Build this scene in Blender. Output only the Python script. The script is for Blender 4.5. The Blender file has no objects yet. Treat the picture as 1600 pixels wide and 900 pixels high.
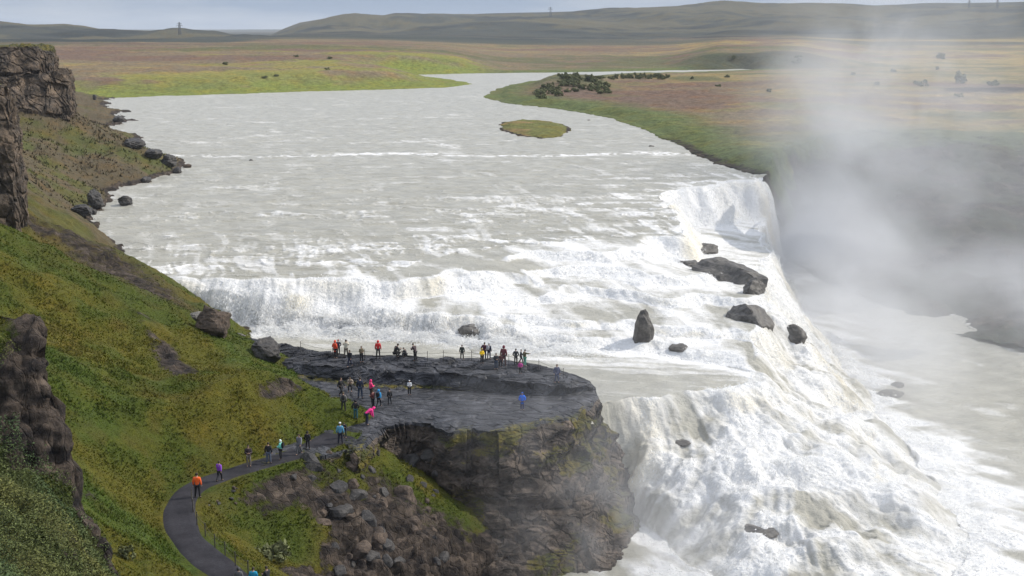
import bpy, bmesh, math, random
import numpy as np
from mathutils import Vector, Matrix, Euler
C = bpy.context
scene = C.scene
R = math.radians
rng = np.random.default_rng(7)
random.seed(7)

# ------------------------------------------------------------ camera, sky, sun, exposure
CAM_H, FPX, TANP = 31.0, 2000.0, 0.2025
PITCH = math.atan(TANP)
cam_data = bpy.data.cameras.new('camera')
cam = bpy.data.objects.new('camera', cam_data)
scene.collection.objects.link(cam)
cam.location = (0, 0, CAM_H)
cam.rotation_euler = (math.pi/2 - PITCH, 0, 0)
cam_data.sensor_width = 36; cam_data.lens = 45.0
cam_data.clip_start = 0.5; cam_data.clip_end = 60000
scene.camera = cam
SUN_ELEV, SUN_AZ = 40.0, 74.0          # azimuth measured clockwise from the view direction (+Y)
world = bpy.data.worlds.new('World'); scene.world = world; world.use_nodes = True
wn, wl = world.node_tree.nodes, world.node_tree.links
wn.clear()
w_out = wn.new('ShaderNodeOutputWorld'); w_bg = wn.new('ShaderNodeBackground')
sky = wn.new('ShaderNodeTexSky'); sky.sky_type = 'NISHITA'; sky.sun_disc = False
sky.sun_elevation = R(SUN_ELEV); sky.sun_rotation = R(SUN_AZ)
sky.air_density = 1.0; sky.dust_density = 0.6; sky.ozone_density = 2.0
w_tc = wn.new('ShaderNodeTexCoord'); w_map = wn.new('ShaderNodeMapping')
w_map.inputs['Scale'].default_value = (2.2, 2.2, 16.0); w_map.inputs['Location'].default_value = (0.35, 0.1, 0.0)
w_noise = wn.new('ShaderNodeTexNoise'); w_noise.inputs['Scale'].default_value = 1.7; w_noise.inputs['Detail'].default_value = 6
w_ramp = wn.new('ShaderNodeValToRGB'); w_ramp.color_ramp.elements[0].position = 0.44; w_ramp.color_ramp.elements[1].position = 0.62
w_mix = wn.new('ShaderNodeMixRGB')
w_grey = wn.new('ShaderNodeMixRGB'); w_grey.inputs[0].default_value = 0.86; w_grey.inputs[2].default_value = (1.45, 2.05, 3.15, 1)
w_mix.inputs[2].default_value = (3.7, 3.9, 4.2, 1)
wl.new(w_tc.outputs['Generated'], w_map.inputs[0]); wl.new(w_map.outputs[0], w_noise.inputs['Vector'])
wl.new(w_noise.outputs[0], w_ramp.inputs[0]); wl.new(w_ramp.outputs[0], w_mix.inputs[0])
wl.new(sky.outputs[0], w_grey.inputs[1]); wl.new(w_grey.outputs[0], w_mix.inputs[1])
w_sep = wn.new('ShaderNodeSeparateXYZ'); wl.new(w_tc.outputs['Generated'], w_sep.inputs[0])
w_hi = wn.new('ShaderNodeValToRGB'); w_hi.color_ramp.elements[0].position = 0.05; w_hi.color_ramp.elements[1].position = 0.45; wl.new(w_sep.outputs[2], w_hi.inputs[0])
w_up = wn.new('ShaderNodeMixRGB'); w_up.inputs[2].default_value = (4.6, 5.0, 5.8, 1); wl.new(w_hi.outputs[0], w_up.inputs[0]); wl.new(w_mix.outputs[0], w_up.inputs[1])
wl.new(w_up.outputs[0], w_bg.inputs[0]); w_bg.inputs[1].default_value = 0.15
wl.new(w_bg.outputs[0], w_out.inputs[0])
sun_data = bpy.data.lights.new('sun', 'SUN'); sun_data.energy = 3.4; sun_data.angle = R(1.2); sun_data.color = (1.0, 0.94, 0.845)
sun = bpy.data.objects.new('sun', sun_data); scene.collection.objects.link(sun)
_a, _e = R(SUN_AZ), R(SUN_ELEV)
SUN_DIR = Vector((math.sin(_a)*math.cos(_e), math.cos(_a)*math.cos(_e), math.sin(_e)))
sun.rotation_euler = SUN_DIR.to_track_quat('Z', 'Y').to_euler()
vs = scene.view_settings
vs.view_transform = 'Standard'; vs.look = 'None'; vs.gamma = 1.0; vs.exposure = 0.14; vs.use_curve_mapping = False
cy = scene.cycles
cy.max_bounces = 5; cy.diffuse_bounces = 2; cy.glossy_bounces = 2; cy.transmission_bounces = 2; cy.transparent_max_bounces = 8
cy.volume_bounces = 1; cy.volume_step_rate = 1.0; cy.volume_max_steps = 96
cy.use_adaptive_sampling = True; cy.adaptive_threshold = 0.02
cy.use_denoising = True; cy.denoiser = 'OPENIMAGEDENOISE'
cy.caustics_reflective = False; cy.caustics_refractive = False

# ------------------------------------------------------------ helpers
_F = Vector((0, math.cos(PITCH), -math.sin(PITCH))); _U = Vector((0, math.sin(PITCH), math.cos(PITCH)))
def ray(px, py):
    return (_F + Vector((1, 0, 0))*((px-800)/FPX) - _U*((py-450)/FPX)).normalized()
def at(px, py, z):
    """the point of the photograph's sight line (px, py) that lies at height z"""
    d = ray(px, py); t = (z-CAM_H)/d.z
    return Vector((0, 0, CAM_H)) + d*t
def atd(px, py, D):
    """the point of the sight line at forward distance D"""
    d = ray(px, py)
    return Vector((0, 0, CAM_H)) + d*(D/d.y)
def sm(a, b, x):
    t = np.clip((x-a)/(b-a), 0, 1); return t*t*(3-2*t)

def _hash(ix, iy, iz, seed):
    h = (ix.astype(np.int64)*374761393 + iy.astype(np.int64)*668265263 + iz.astype(np.int64)*2147483647 + seed*1274126177) & 0xffffffff
    h = ((h ^ (h >> 13))*1274126177) & 0xffffffff
    h = (h ^ (h >> 16))
    return (h & 0xffffff).astype(np.float32)/8388608.0 - 1.0
def noise2(x, y, seed=0):
    ix, iy = np.floor(x), np.floor(y); fx, fy = x-ix, y-iy
    ux, uy = fx*fx*fx*(fx*(fx*6-15)+10), fy*fy*fy*(fy*(fy*6-15)+10)
    z = np.zeros_like(ix)
    a, b = _hash(ix, iy, z, seed), _hash(ix+1, iy, z, seed); c, d = _hash(ix, iy+1, z, seed), _hash(ix+1, iy+1, z, seed)
    return (a*(1-ux)+b*ux)*(1-uy) + (c*(1-ux)+d*ux)*uy
def noise3(x, y, z, seed=0):
    ix, iy, iz = np.floor(x), np.floor(y), np.floor(z); fx, fy, fz = x-ix, y-iy, z-iz
    ux, uy, uz = [f*f*(3-2*f) for f in (fx, fy, fz)]
    r = 0
    for dz in (0, 1):
        a, b = _hash(ix, iy, iz+dz, seed), _hash(ix+1, iy, iz+dz, seed); c, d = _hash(ix, iy+1, iz+dz, seed), _hash(ix+1, iy+1, iz+dz, seed)
        r = r + ((a*(1-ux)+b*ux)*(1-uy) + (c*(1-ux)+d*ux)*uy)*(uz if dz else 1-uz)
    return r
def fbm2(x, y, o=4, seed=0, g=0.5):
    r, a, s = 0, 1.0, 0
    for k in range(o):
        r = r + a*noise2(x*2**k+k*17.3, y*2**k-k*9.1, seed+k); s += a; a *= g
    return r/s
def fbm3(x, y, z, o=4, seed=0, g=0.5):
    r, a, s = 0, 1.0, 0
    for k in range(o):
        r = r + a*noise3(x*2**k+k*17.3, y*2**k-k*9.1, z*2**k+k*4.7, seed+k); s += a; a *= g
    return r/s
def segdist(X, Y, pts):
    """unsigned distance to an open polyline"""
    best = np.full(X.shape, 1e9)
    for (x0, y0), (x1, y1) in zip(pts[:-1], pts[1:]):
        dx, dy = x1-x0, y1-y0; L = dx*dx+dy*dy+1e-9
        t = np.clip(((X-x0)*dx+(Y-y0)*dy)/L, 0, 1)
        best = np.minimum(best, (X-x0-t*dx)**2+(Y-y0-t*dy)**2)
    return np.sqrt(best)
def inside(X, Y, poly):
    r = np.zeros(X.shape, bool); n = len(poly)
    for i in range(n):
        (x0, y0), (x1, y1) = poly[i], poly[(i+1) % n]
        c = ((y0 > Y) != (y1 > Y))
        if y1 != y0: r ^= c & (X < (x1-x0)*(Y-y0)/(y1-y0)+x0)
    return r
def tps(pts):
    """thin-plate spline through (x, y, z) points"""
    P = np.array(pts, float); n = len(P); s = 50.0
    x, y = P[:, 0]/s, P[:, 1]/s
    r2 = (x[:, None]-x)**2+(y[:, None]-y)**2
    K = 0.5*r2*np.log(r2+1e-12)+np.eye(n)*0.002
    A = np.zeros((n+3, n+3)); A[:n, :n] = K; A[:n, n] = 1; A[:n, n+1] = x; A[:n, n+2] = y
    A[n:, :n] = A[:n, n:].T
    w = np.linalg.solve(A, np.concatenate([P[:, 2], np.zeros(3)]))
    def f(X, Y):
        X, Y = X/s, Y/s
        r = w[n]+w[n+1]*X+w[n+2]*Y
        for i in range(n):
            d = (X-x[i])**2+(Y-y[i])**2
            r = r+w[i]*0.5*d*np.log(d+1e-12)
        return r
    return f
def grid_mesh(name, V, mat, attrs=None, keep=None, col=None, parent=None, smooth=True):
    """V: (n, m, 3) grid of points; keep: (n-1, m-1) bool of the quads to build"""
    n, m = V.shape[:2]
    idx = np.arange(n*m).reshape(n, m)
    q = np.stack([idx[:-1, :-1], idx[:-1, 1:], idx[1:, 1:], idx[1:, :-1]], -1)
    q = q[keep] if keep is not None else q.reshape(-1, 4)
    used = np.unique(q); remap = np.full(n*m, -1, np.int64); remap[used] = np.arange(len(used)); q = remap[q]
    me = bpy.data.meshes.new(name)
    me.vertices.add(len(used)); me.vertices.foreach_set('co', V.reshape(-1, 3)[used].astype(np.float32).ravel())
    me.loops.add(len(q)*4); me.loops.foreach_set('vertex_index', q.astype(np.int32).ravel())
    me.polygons.add(len(q)); me.polygons.foreach_set('loop_start', np.arange(0, len(q)*4, 4, dtype=np.int32))
    me.polygons.foreach_set('loop_total', np.full(len(q), 4, np.int32))
    me.polygons.foreach_set('use_smooth', np.full(len(q), smooth))
    me.update(calc_edges=True)
    for k, a in (attrs or {}).items():
        at_ = me.attributes.new(k, 'FLOAT', 'POINT'); at_.data.foreach_set('value', a.ravel()[used].astype(np.float32))
    if col is not None:
        c4 = np.ones((len(used), 4), np.float32); c4[:, :3] = col.reshape(-1, 3)[used]
        at_ = me.attributes.new('col', 'FLOAT_COLOR', 'POINT'); at_.data.foreach_set('color', c4.ravel())
    me.materials.append(mat)
    o = bpy.data.objects.new(name, me); scene.collection.objects.link(o); o.parent = parent
    return o
def grid_normals(V):
    du = np.gradient(V, axis=0); dv = np.gradient(V, axis=1)
    n = np.cross(dv, du); n /= np.linalg.norm(n, axis=-1, keepdims=True)+1e-9
    return n
def structure(o): o['kind'] = 'structure'; return o
def tag(o, label, cat, group=None):
    o['label'] = label; o['category'] = cat
    if group: o['group'] = group
    return o
# ------------------------------------------------------------ node material helpers
def new_mat(name):
    m = bpy.data.materials.new(name); m.use_nodes = True
    nt = m.node_tree; b = nt.nodes['Principled BSDF']
    return m, nt, b
def N(nt, kind, **kw):
    n = nt.nodes.new(kind)
    for k, v in kw.items():
        if k in n.inputs: n.inputs[k].default_value = v
        else: setattr(n, k, v)
    return n
def noise_node(nt, scale, detail=5, rough=0.6, vec=None, dist=0.0, stretch=None):
    tc = N(nt, 'ShaderNodeNewGeometry')
    src = tc.outputs['Position']
    if stretch:
        mp = N(nt, 'ShaderNodeMapping'); mp.inputs['Scale'].default_value = stretch; nt.links.new(src, mp.inputs[0]); src = mp.outputs[0]
    n = N(nt, 'ShaderNodeTexNoise'); n.inputs['Scale'].default_value = scale; n.inputs['Detail'].default_value = detail
    n.inputs['Roughness'].default_value = rough; n.inputs['Distortion'].default_value = dist
    nt.links.new(src, n.inputs['Vector']); return n.outputs[0]
def ramp(nt, src, stops):
    r = N(nt, 'ShaderNodeValToRGB'); e = r.color_ramp.elements
    while len(e) < len(stops): e.new(0.5)
    for i, (p, c) in enumerate(stops):
        e[i].position = p; e[i].color = (c, c, c, 1) if not isinstance(c, tuple) else c+(1,)
    nt.links.new(src, r.inputs[0]); return r.outputs[0]
def mathn(nt, op, a, b=None, clamp=False):
    m = N(nt, 'ShaderNodeMath'); m.operation = op; m.use_clamp = clamp
    for i, v in enumerate((a, b)):
        if v is None: continue
        if isinstance(v, (int, float)): m.inputs[i].default_value = v
        else: nt.links.new(v, m.inputs[i])
    return m.outputs[0]
def mixc(nt, fac, a, b, mode='MIX'):
    m = N(nt, 'ShaderNodeMixRGB'); m.blend_type = mode
    for i, v in enumerate((fac, a, b)):
        if isinstance(v, (int, float)): m.inputs[i].default_value = v
        elif isinstance(v, tuple): m.inputs[i].default_value = v+(1,)
        else: nt.links.new(v, m.inputs[i])
    return m.outputs[0]
def attr(nt, name, colour=False):
    a = N(nt, 'ShaderNodeAttribute'); a.attribute_name = name
    return a.outputs['Color' if colour else 'Fac']
def bump(nt, b, h, strength, dist):
    n = N(nt, 'ShaderNodeBump'); n.inputs['Strength'].default_value = strength; n.inputs['Distance'].default_value = dist
    nt.links.new(h, n.inputs['Height']); nt.links.new(n.outputs[0], b.inputs['Normal'])
def simple_mat(name, colour, rough=0.7, var=0.25, scale=8.0, bumpd=0.0, metal=0.0):
    m, nt, b = new_mat(name)
    n = noise_node(nt, scale, 4)
    k = ramp(nt, n, [(0.25, 1-var), (0.75, 1+var)])
    nt.links.new(mixc(nt, 1.0, colour, k, 'MULTIPLY'), b.inputs['Base Color'])
    b.inputs['Roughness'].default_value = rough; b.inputs['Metallic'].default_value = metal
    if bumpd: bump(nt, b, n, 0.6, bumpd)
    return m

# ------------------------------------------------------------ water
Z_LOW = -10.5
def P2(l): return [(p.x, p.y) for p in l]
def upstream_level(Y): return np.interp(Y, [100, 138, 150, 180, 230, 300, 500, 650, 1000], [3.2, 3.3, 3.5, 4.1, 4.8, 5.3, 6.5, 7.5, 8.5])
_cr = [(150, 425, 3.4), (255, 428, 3.4), (400, 432, 3.4), (560, 428, 3.4), (650, 418, 3.4), (720, 398, 3.5), (800, 385, 3.6), (900, 378, 3.7), (1000, 370, 3.8), (1075, 366, 3.9),
       (1060, 340, 4.2), (1030, 318, 4.4), (1025, 300, 4.6), (1090, 286, 4.7), (1190, 276, 4.8)]
CREST = P2([at(*c) for c in _cr]) + [(62, 236)]
_ft = [(150, 500, -1.3), (300, 508, -1.3), (400, 515, -1.3), (560, 520, -1.3), (700, 530, -1.3), (830, 545, -1.4), (1000, 553, -1.5), (1100, 562, -1.6)]
FOOT = P2([at(*c) for c in _ft]) + [(25, 121), (60, 116)]
BAND = CREST + FOOT[::-1]
DOWN = CREST + [(70, 60), (-120, 60)]
LIP = [(7.0, 109), (8.4, 108), (11, 110), (15, 113), (20, 116), (24, 121), (26.5, 132), (28, 145), (30, 157), (33, 170), (37, 187), (41, 207), (45.5, 229), (48, 237), (52, 264)]
LFOOT = [(10.5, 107), (12.5, 99), (16, 90), (25, 87), (34, 91), (39.5, 104), (40.5, 128), (41, 155), (42.5, 182), (45, 210), (49, 225), (50.5, 237), (54, 264)]
RIGHT = LIP + [(200, 264), (200, 40), (-60, 40), (-60, 103), (7, 103)]
LBAND = LIP + LFOOT[::-1]
def prof(t, n, X, Y, seed, base=0.3, steep=0.4):
    """a stepped profile: ledges with steep faces; the ledge lines wander with noise"""
    s = np.clip(t, 0, 1)*n
    wob = 0.75*fbm2(X/9, Y/9, 3, seed)*np.clip(np.minimum(s, n-s), 0, 1)
    s = s+wob
    fl = np.floor(s); fr = s-fl
    st = (fl+sm(1-steep, 1.0, fr))/n
    return np.clip(base*np.clip(t, 0, 1)+(1-base)*st, 0, 1)
def water_level(X, Y, stepped=True):
    if stepped:      # let the ledge lines wander
        wa = sm(0, 8, X+0.4*(Y-100))*sm(300, 240, Y)
        X, Y = X+wa*1.9*fbm2(X/9, Y/9, 3, 26)*sm(49, 43, X), Y+wa*2.6*fbm2(X/8, Y/8, 3, 27)
    up = upstream_level(Y)
    down = inside(X, Y, DOWN); band = inside(X, Y, BAND)
    dc, df = segdist(X, Y, CREST), segdist(X, Y, FOOT)
    t1 = np.where(band, dc/(dc+df+1e-6), np.where(down, 1.0, 0.0))
    n1 = np.clip(np.round(np.interp(X, [-24, -6, 4, 16], [1, 2, 4, 5])), 1, 5)
    n1 = np.interp(X, [-24, -8, 2, 14], [1.0, 2.0, 3.0, 5.0])
    if stepped:
        a = prof(t1, 1.0, X, Y, 3, 0.15, 0.9); b = prof(t1, 2.0, X, Y, 5, 0.2, 0.5); c = prof(t1, 5.0, X, Y, 9, 0.25, 0.45)
        w1 = sm(-22, -8, X); w2 = sm(-6, 6, X)
        p = (a*(1-w1)+b*w1)*(1-w2)+c*w2
    else: p = t1
    wr = sm(16, 26, X)*sm(140, 185, Y); p = np.where((t1 > 0) & (t1 < 1), p*(1-wr)+wr*(0.86*sm(0.0, 0.07, t1+0.012*noise2(X/3, Y/3, 28)*(t1 > 0))+0.14*t1), p)
    pool = -1.3-0.02*np.clip(X, 0, 60)-0.3*sm(8, 26, X)
    z1 = up+(pool-up)*p
    right = inside(X, Y, RIGHT); lb = inside(X, Y, LBAND)
    dl, dlf = segdist(X, Y, LIP), segdist(X, Y, LFOOT)
    t2 = np.where(lb, dl/(dl+dlf+1e-6), np.where(right, 1.0, 0.0))
    tw = np.clip(t2+0.16*fbm2(X/7, Y/7, 3, 25)*np.clip(4*np.minimum(t2, 1-t2), 0, 1), 0, 1) if stepped else t2
    q = 0.55*prof(tw, 3.0, X, Y, 21, 0.55, 0.7)+0.45*prof(tw, 8.0, X, Y, 23, 0.5, 0.6) if stepped else t2
    q = (0.62*q+0.38*np.clip(tw, 0, 1))*(0.45+0.55*sm(0, 0.2, tw)) if stepped else q
    q = np.where(t2 >= 1, 1.0, q)
    z = z1+(Z_LOW-z1)*q
    return z, t1, t2, dc, dlf
NI, NJ = 1400, 1350
A0, A1 = -0.56, 0.62
iD = np.linspace(1/88.0, 1/900.0, NI)
DD = 1/iD; AA = np.linspace(A0, A1, NJ)
WY = np.repeat(DD[:, None], NJ, 1); WX = WY*AA[None, :]
wz, t1, t2, dc, dlf = water_level(WX, WY)
wz0 = water_level(WX, WY, False)[0]
def world_grad(Z):
    gi = np.gradient(Z, axis=0); gj = np.gradient(Z, axis=1)
    dYi = np.gradient(WY, axis=0); dXj = WY*(AA[1]-AA[0])
    gx = gj/dXj; gy = (gi-gx*dYi*AA[None, :])/dYi
    return gx, gy
def blur(Z, k):
    for ax in (0, 1):
        c = np.cumsum(np.concatenate([np.repeat(np.take(Z, [0], ax), k+1, ax), Z, np.repeat(np.take(Z, [-1], ax), k, ax)], ax), axis=ax)
        a = np.take(c, np.arange(2*k+1, c.shape[ax]), ax); b_ = np.take(c, np.arange(0, c.shape[ax]-2*k-1), ax)
        Z = (a-b_)/(2*k+1)
    return Z
gx, gy = world_grad(blur(wz0, 6))
fx = -gx*6+0.10+0.35*sm(-1, 0.2, t1-1+0*t1)*sm(0.98, 1, t1); fy = -gy*6-0.22*(1-sm(0.9, 1, t1))-0.03
fx = fx+0.5*sm(0.97, 1, t1)*(1-sm(0, 0.05, t2))
lowm = sm(0.97, 1, t2)
fx = fx*(1-lowm)+lowm*0.35; fy = fy*(1-lowm)-lowm*0.5
wig = 0.10
fx = fx+wig*noise2(WX/5, WY/5, 31); fy = fy+wig*noise2(WX/5, WY/5, 32)
L = np.sqrt(fx*fx+fy*fy)+1e-6; fx, fy = fx/L, fy/L
def lookup_idx(px, py):
    i = (1/np.clip(py, 85, 1000)-iD[0])/(iD[1]-iD[0]); j = (px/py-A0)/(AA[1]-AA[0])
    return np.clip(i+0.5, 0, NI-1).astype(np.int32), np.clip(j+0.5, 0, NJ-1).astype(np.int32)
gsx, gsy = world_grad(wz); slope = np.sqrt(gsx**2+gsy**2); slope = blur(slope, 1)
src = sm(0.10, 0.45, slope)
tex1 = noise2(WX/0.45, WY/0.45, 41)+0.6*noise2(WX/0.95, WY/0.95, 42)
tex2 = noise2(WX/1.9, WY/1.9, 43); tex3 = noise2(WX/4.5, WY/4.5, 44)+0.5*noise2(WX/2.4, WY/2.4, 45)
step = np.clip(WY/260, 0.35, 2.0)
lic1 = tex1.copy(); lic2 = tex2.copy(); lic3 = tex3.copy(); wsum = 1.0; adv = src.copy(); asum = np.ones_like(src)
for sgn in (1, -1):
    px, py = WX.copy(), WY.copy(); ii, jj = lookup_idx(px, py)
    for k in range(1, 34 if sgn < 0 else 12):
        px = px+sgn*fx[ii, jj]*step; py = py+sgn*fy[ii, jj]*step
        ii, jj = lookup_idx(px, py)
        if k < 12:
            lic1 += tex1[ii, jj]*(1-k/13); lic2 += tex2[ii, jj]*(1-k/13); lic3 += tex3[ii, jj]*(1-k/13); wsum += (1-k/13)
        if sgn < 0:
            w = math.exp(-k/13); adv += src[ii, jj]*w; asum += w
lic1 = lic1/lic1.std()*0.5; lic2 = lic2/lic2.std()*0.5; lic3 = lic3/lic3.std()*0.5; adv = adv/asum
fine = fbm2(WX/0.8, WY/0.8, 3, 51); mid = fbm2(WX/6.0, WY/3.0, 4, 52); wide = fbm2(WX/26, WY/8, 3, 53)
up = (t1 <= 0.0)
# rapids on the upper river: long transverse white lines, denser towards the crest
rows = 1-np.abs(noise2(WX/38+0.5*fbm2(WX/20, WY/20, 2, 67), WY/(3.0+WY*0.012)+0.9*fbm2(WX/16, WY/14, 3, 68), 69))*4.0
rows = sm(0.3, 1.0, rows)*sm(-0.4, 0.3, fine+0.6*mid)*sm(-0.35, 0.2, wide)
near_crest = np.exp(-dc/16.0)*up
wave = 1-np.abs(noise2(WX/24+fbm2(WX/14, WY/10, 2, 61)*0.9, WY/3.0+fbm2(WX/9, WY/5, 3, 62)*1.8, 63))*2.6; wave2 = 1-np.abs(noise2(WX/8+fbm2(WX/5, WY/4, 2, 64), WY/1.2+fbm2(WX/4, WY/3, 2, 65)*1.5, 66))*2.4
cap = np.clip(sm(0.45, 1.0, wave+0.5*mid+0.35*wide)*sm(-0.25, 0.5, fine+mid*0.6)+0.8*sm(0.65, 1.05, wave2+0.5*wide+0.3*mid)*sm(-0.2, 0.4, fine), 0, 1)
band_line = np.exp(-((WY-(268+4*noise2(WX/25, WX*0, 71)))/3.0)**2)*sm(-82, -60, WX)*sm(80, 40, WX)
upf = (0.13+0.22*rows*sm(700, 260, WY)+0.10*sm(0.0, 0.6, fbm2(WX/2.2, WY/0.7, 4, 72, 0.7)+0.2*mid)+0.07*cap*sm(1000, 200, WY)+0.75*cap*sm(250, 150, WY)*0.34+0.15*sm(0.0, 0.8, lic2*0.5+lic1*0.3+mid)+0.6*band_line*sm(-0.3, 0.3, fine+mid)+0.5*near_crest*sm(-0.2, 0.6, lic1*0.6+mid))
foam_c = 0.27+0.75*src+1.35*adv+0.30*lic3+0.22*lic1*(0.5+src)+0.24*lic2+0.30*mid+0.12*fine
df_ = segdist(WX, WY, FOOT)
pools = sm(0.98, 1, t1)*(1-sm(0, 0.06, t2))
foam_c = np.where(pools > 0.5, 0.10+1.4*adv+0.22*lic1+0.3*lic2*sm(0.02, 0.3, adv)+0.22*sm(0.1, 0.7, mid+0.3*lic2)+0.95*np.exp(-np.clip(df_-0.5*(1+2*mid)*2, 0, None)/1.8), foam_c)
casc = (t2 > 0.02) & (t2 < 0.999)
foam_c = np.where(casc, 0.82+0.16*lic1+0.20*lic2+0.28*lic3+0.4*fbm2(WX/3, WY/3, 4, 87)+0.3*mid+0.35*wide-0.12*sm(0.5, 1, fbm2(WX/1.2, WY/1.2, 2, 89)+0.6), foam_c)
low = t2 >= 0.999
lowfoam = np.exp(-np.clip(dlf-0.3-2*sm(125, 100, WY)+5*wide+4*mid, 0, None)/3.2)
foam_c = np.where(low, 0.98*lowfoam+0.30*lic2*sm(0.0, 0.5, lowfoam+0.2)+0.20*lic1*(lowfoam+0.15)+0.20*sm(0.15, 0.7, mid+wide*0.5+0.2*lic2)+0.02, foam_c)
foam = np.where(up, upf, foam_c); foam = np.clip(foam, 0, 1.15)
# real relief
turb = np.clip(src+adv*1.2, 0, 1)
h = 0.10*noise2(WX/2.2, WY/1.4, 81)+0.14*cap*sm(300, 150, WY)*up+0.06*np.where(up, wave+wave2, 0)
h = h+turb*(0.36*fbm2(WX/2.5, WY/2.5, 4, 82)+0.05*lic1)+np.where(casc, (1.1*fbm2(WX/5, WY/5, 4, 83)+0.05*lic2+0.22*lic3+0.55*fbm2(WX/1.7, WY/1.7, 4, 86))*sm(0, 0.15, t2)*(0.25+0.75*sm(1.0, 0.75, t2)), 0)
h = h+np.where(low, lowfoam*(0.55*fbm2(WX/4, WY/4, 4, 84))+0.08*fbm2(WX/3, WY/2, 3, 85), 0)
splash = np.exp(-((df_-1.0)/1.6)**2)*(t1 > 0.5)*sm(12, 0, WX)
h = h+splash*(0.45+0.6*fbm2(WX/1.6, WY/1.6, 4, 88))
h = h*sm(900, 300, WY)+0.0
Vw = np.stack([WX, WY, wz+h], -1)
# push the steep faces out a little so falling strands stand apart
nrm = grid_normals(Vw); nrm = np.where(nrm[..., 2:3] < 0, -nrm, nrm)
amp = (src*0.14*(t1 > 0)*(t2 < 0.02)+0.12*casc)
Vw[..., 0] += nrm[..., 0]*amp*lic1; Vw[..., 1] += nrm[..., 1]*amp*lic1
cream = np.clip(sm(0.35, 0.9, slope)*(0.25+0.6*noise2(WX/3, WY/6, 91)), 0, 0.8)
cream = np.maximum(cream, 1.6*np.exp(-((WX-9.8)**2/5+(WY-107.5)**2/8)))

m_water, nt, b = new_mat('glacial_water')
fo = attr(nt, 'foam')
n1 = noise_node(nt, 1.3, 8, 0.7); n2 = noise_node(nt, 0.35, 5, 0.6)
k = mathn(nt, 'ADD', fo, mathn(nt, 'MULTIPLY', mathn(nt, 'SUBTRACT', n1, 0.5), 0.6))
fac = ramp(nt, k, [(0.22, 0.0), (0.44, 0.42), (0.78, 1.0)])
base = mixc(nt, ramp(nt, n2, [(0.35, 0.0), (0.65, 1.0)]), (0.335, 0.322, 0.272), (0.435, 0.418, 0.355))
fcol = mixc(nt, attr(nt, 'cream'), (0.80, 0.795, 0.785), (0.74, 0.68, 0.54))
nt.links.new(mixc(nt, fac, base, fcol), b.inputs['Base Color'])
nt.links.new(ramp(nt, fac, [(0.0, 0.32), (1.0, 0.85)]), b.inputs['Roughness'])
b.inputs['Specular IOR Level'].default_value = 0.35
n4 = noise_node(nt, 1.0, 6, 0.7, stretch=(0.6, 2.2, 1.0))
bump(nt, b, mathn(nt, 'ADD', mathn(nt, 'ADD', n1, mathn(nt, 'MULTIPLY', n4, 1.2)), mathn(nt, 'MULTIPLY', fac, 0.5)), 0.6, 0.35)
at_w = {'foam': foam, 'cream': cream}
t1q = 0.25*(t1[:-1, :-1]+t1[1:, :-1]+t1[:-1, 1:]+t1[1:, 1:]); t2q = 0.25*(t2[:-1, :-1]+t2[1:, :-1]+t2[:-1, 1:]+t2[1:, 1:])
hideq = ((t2q > 0) & (t2q < 1)) & (((WY > 229.5) & (WX > 44)) | ((WX < 8) & (WY < 107)))[:-1, :-1]
fallm = ((t1q > 0.0) & (t1q < 1.0) & (t2q <= 0)) | ((t2q > 0) & (t2q < 1))
lowq = (t2q >= 1)
upq = ~fallm & ~lowq
upq &= ~((WX > 47) & (WY > 229.5) & (WY < 262))[:-1, :-1] & ~((WX-47 > (WY-236)*0.2) & (WY > 234) & (WX > 47) & (WY < 420))[:-1, :-1]
structure(grid_mesh('river', Vw, m_water, at_w, upq))
structure(grid_mesh('waterfall', Vw, m_water, at_w, fallm & ~hideq))
structure(grid_mesh('canyon_river', Vw, m_water, at_w, lowq))

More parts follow.
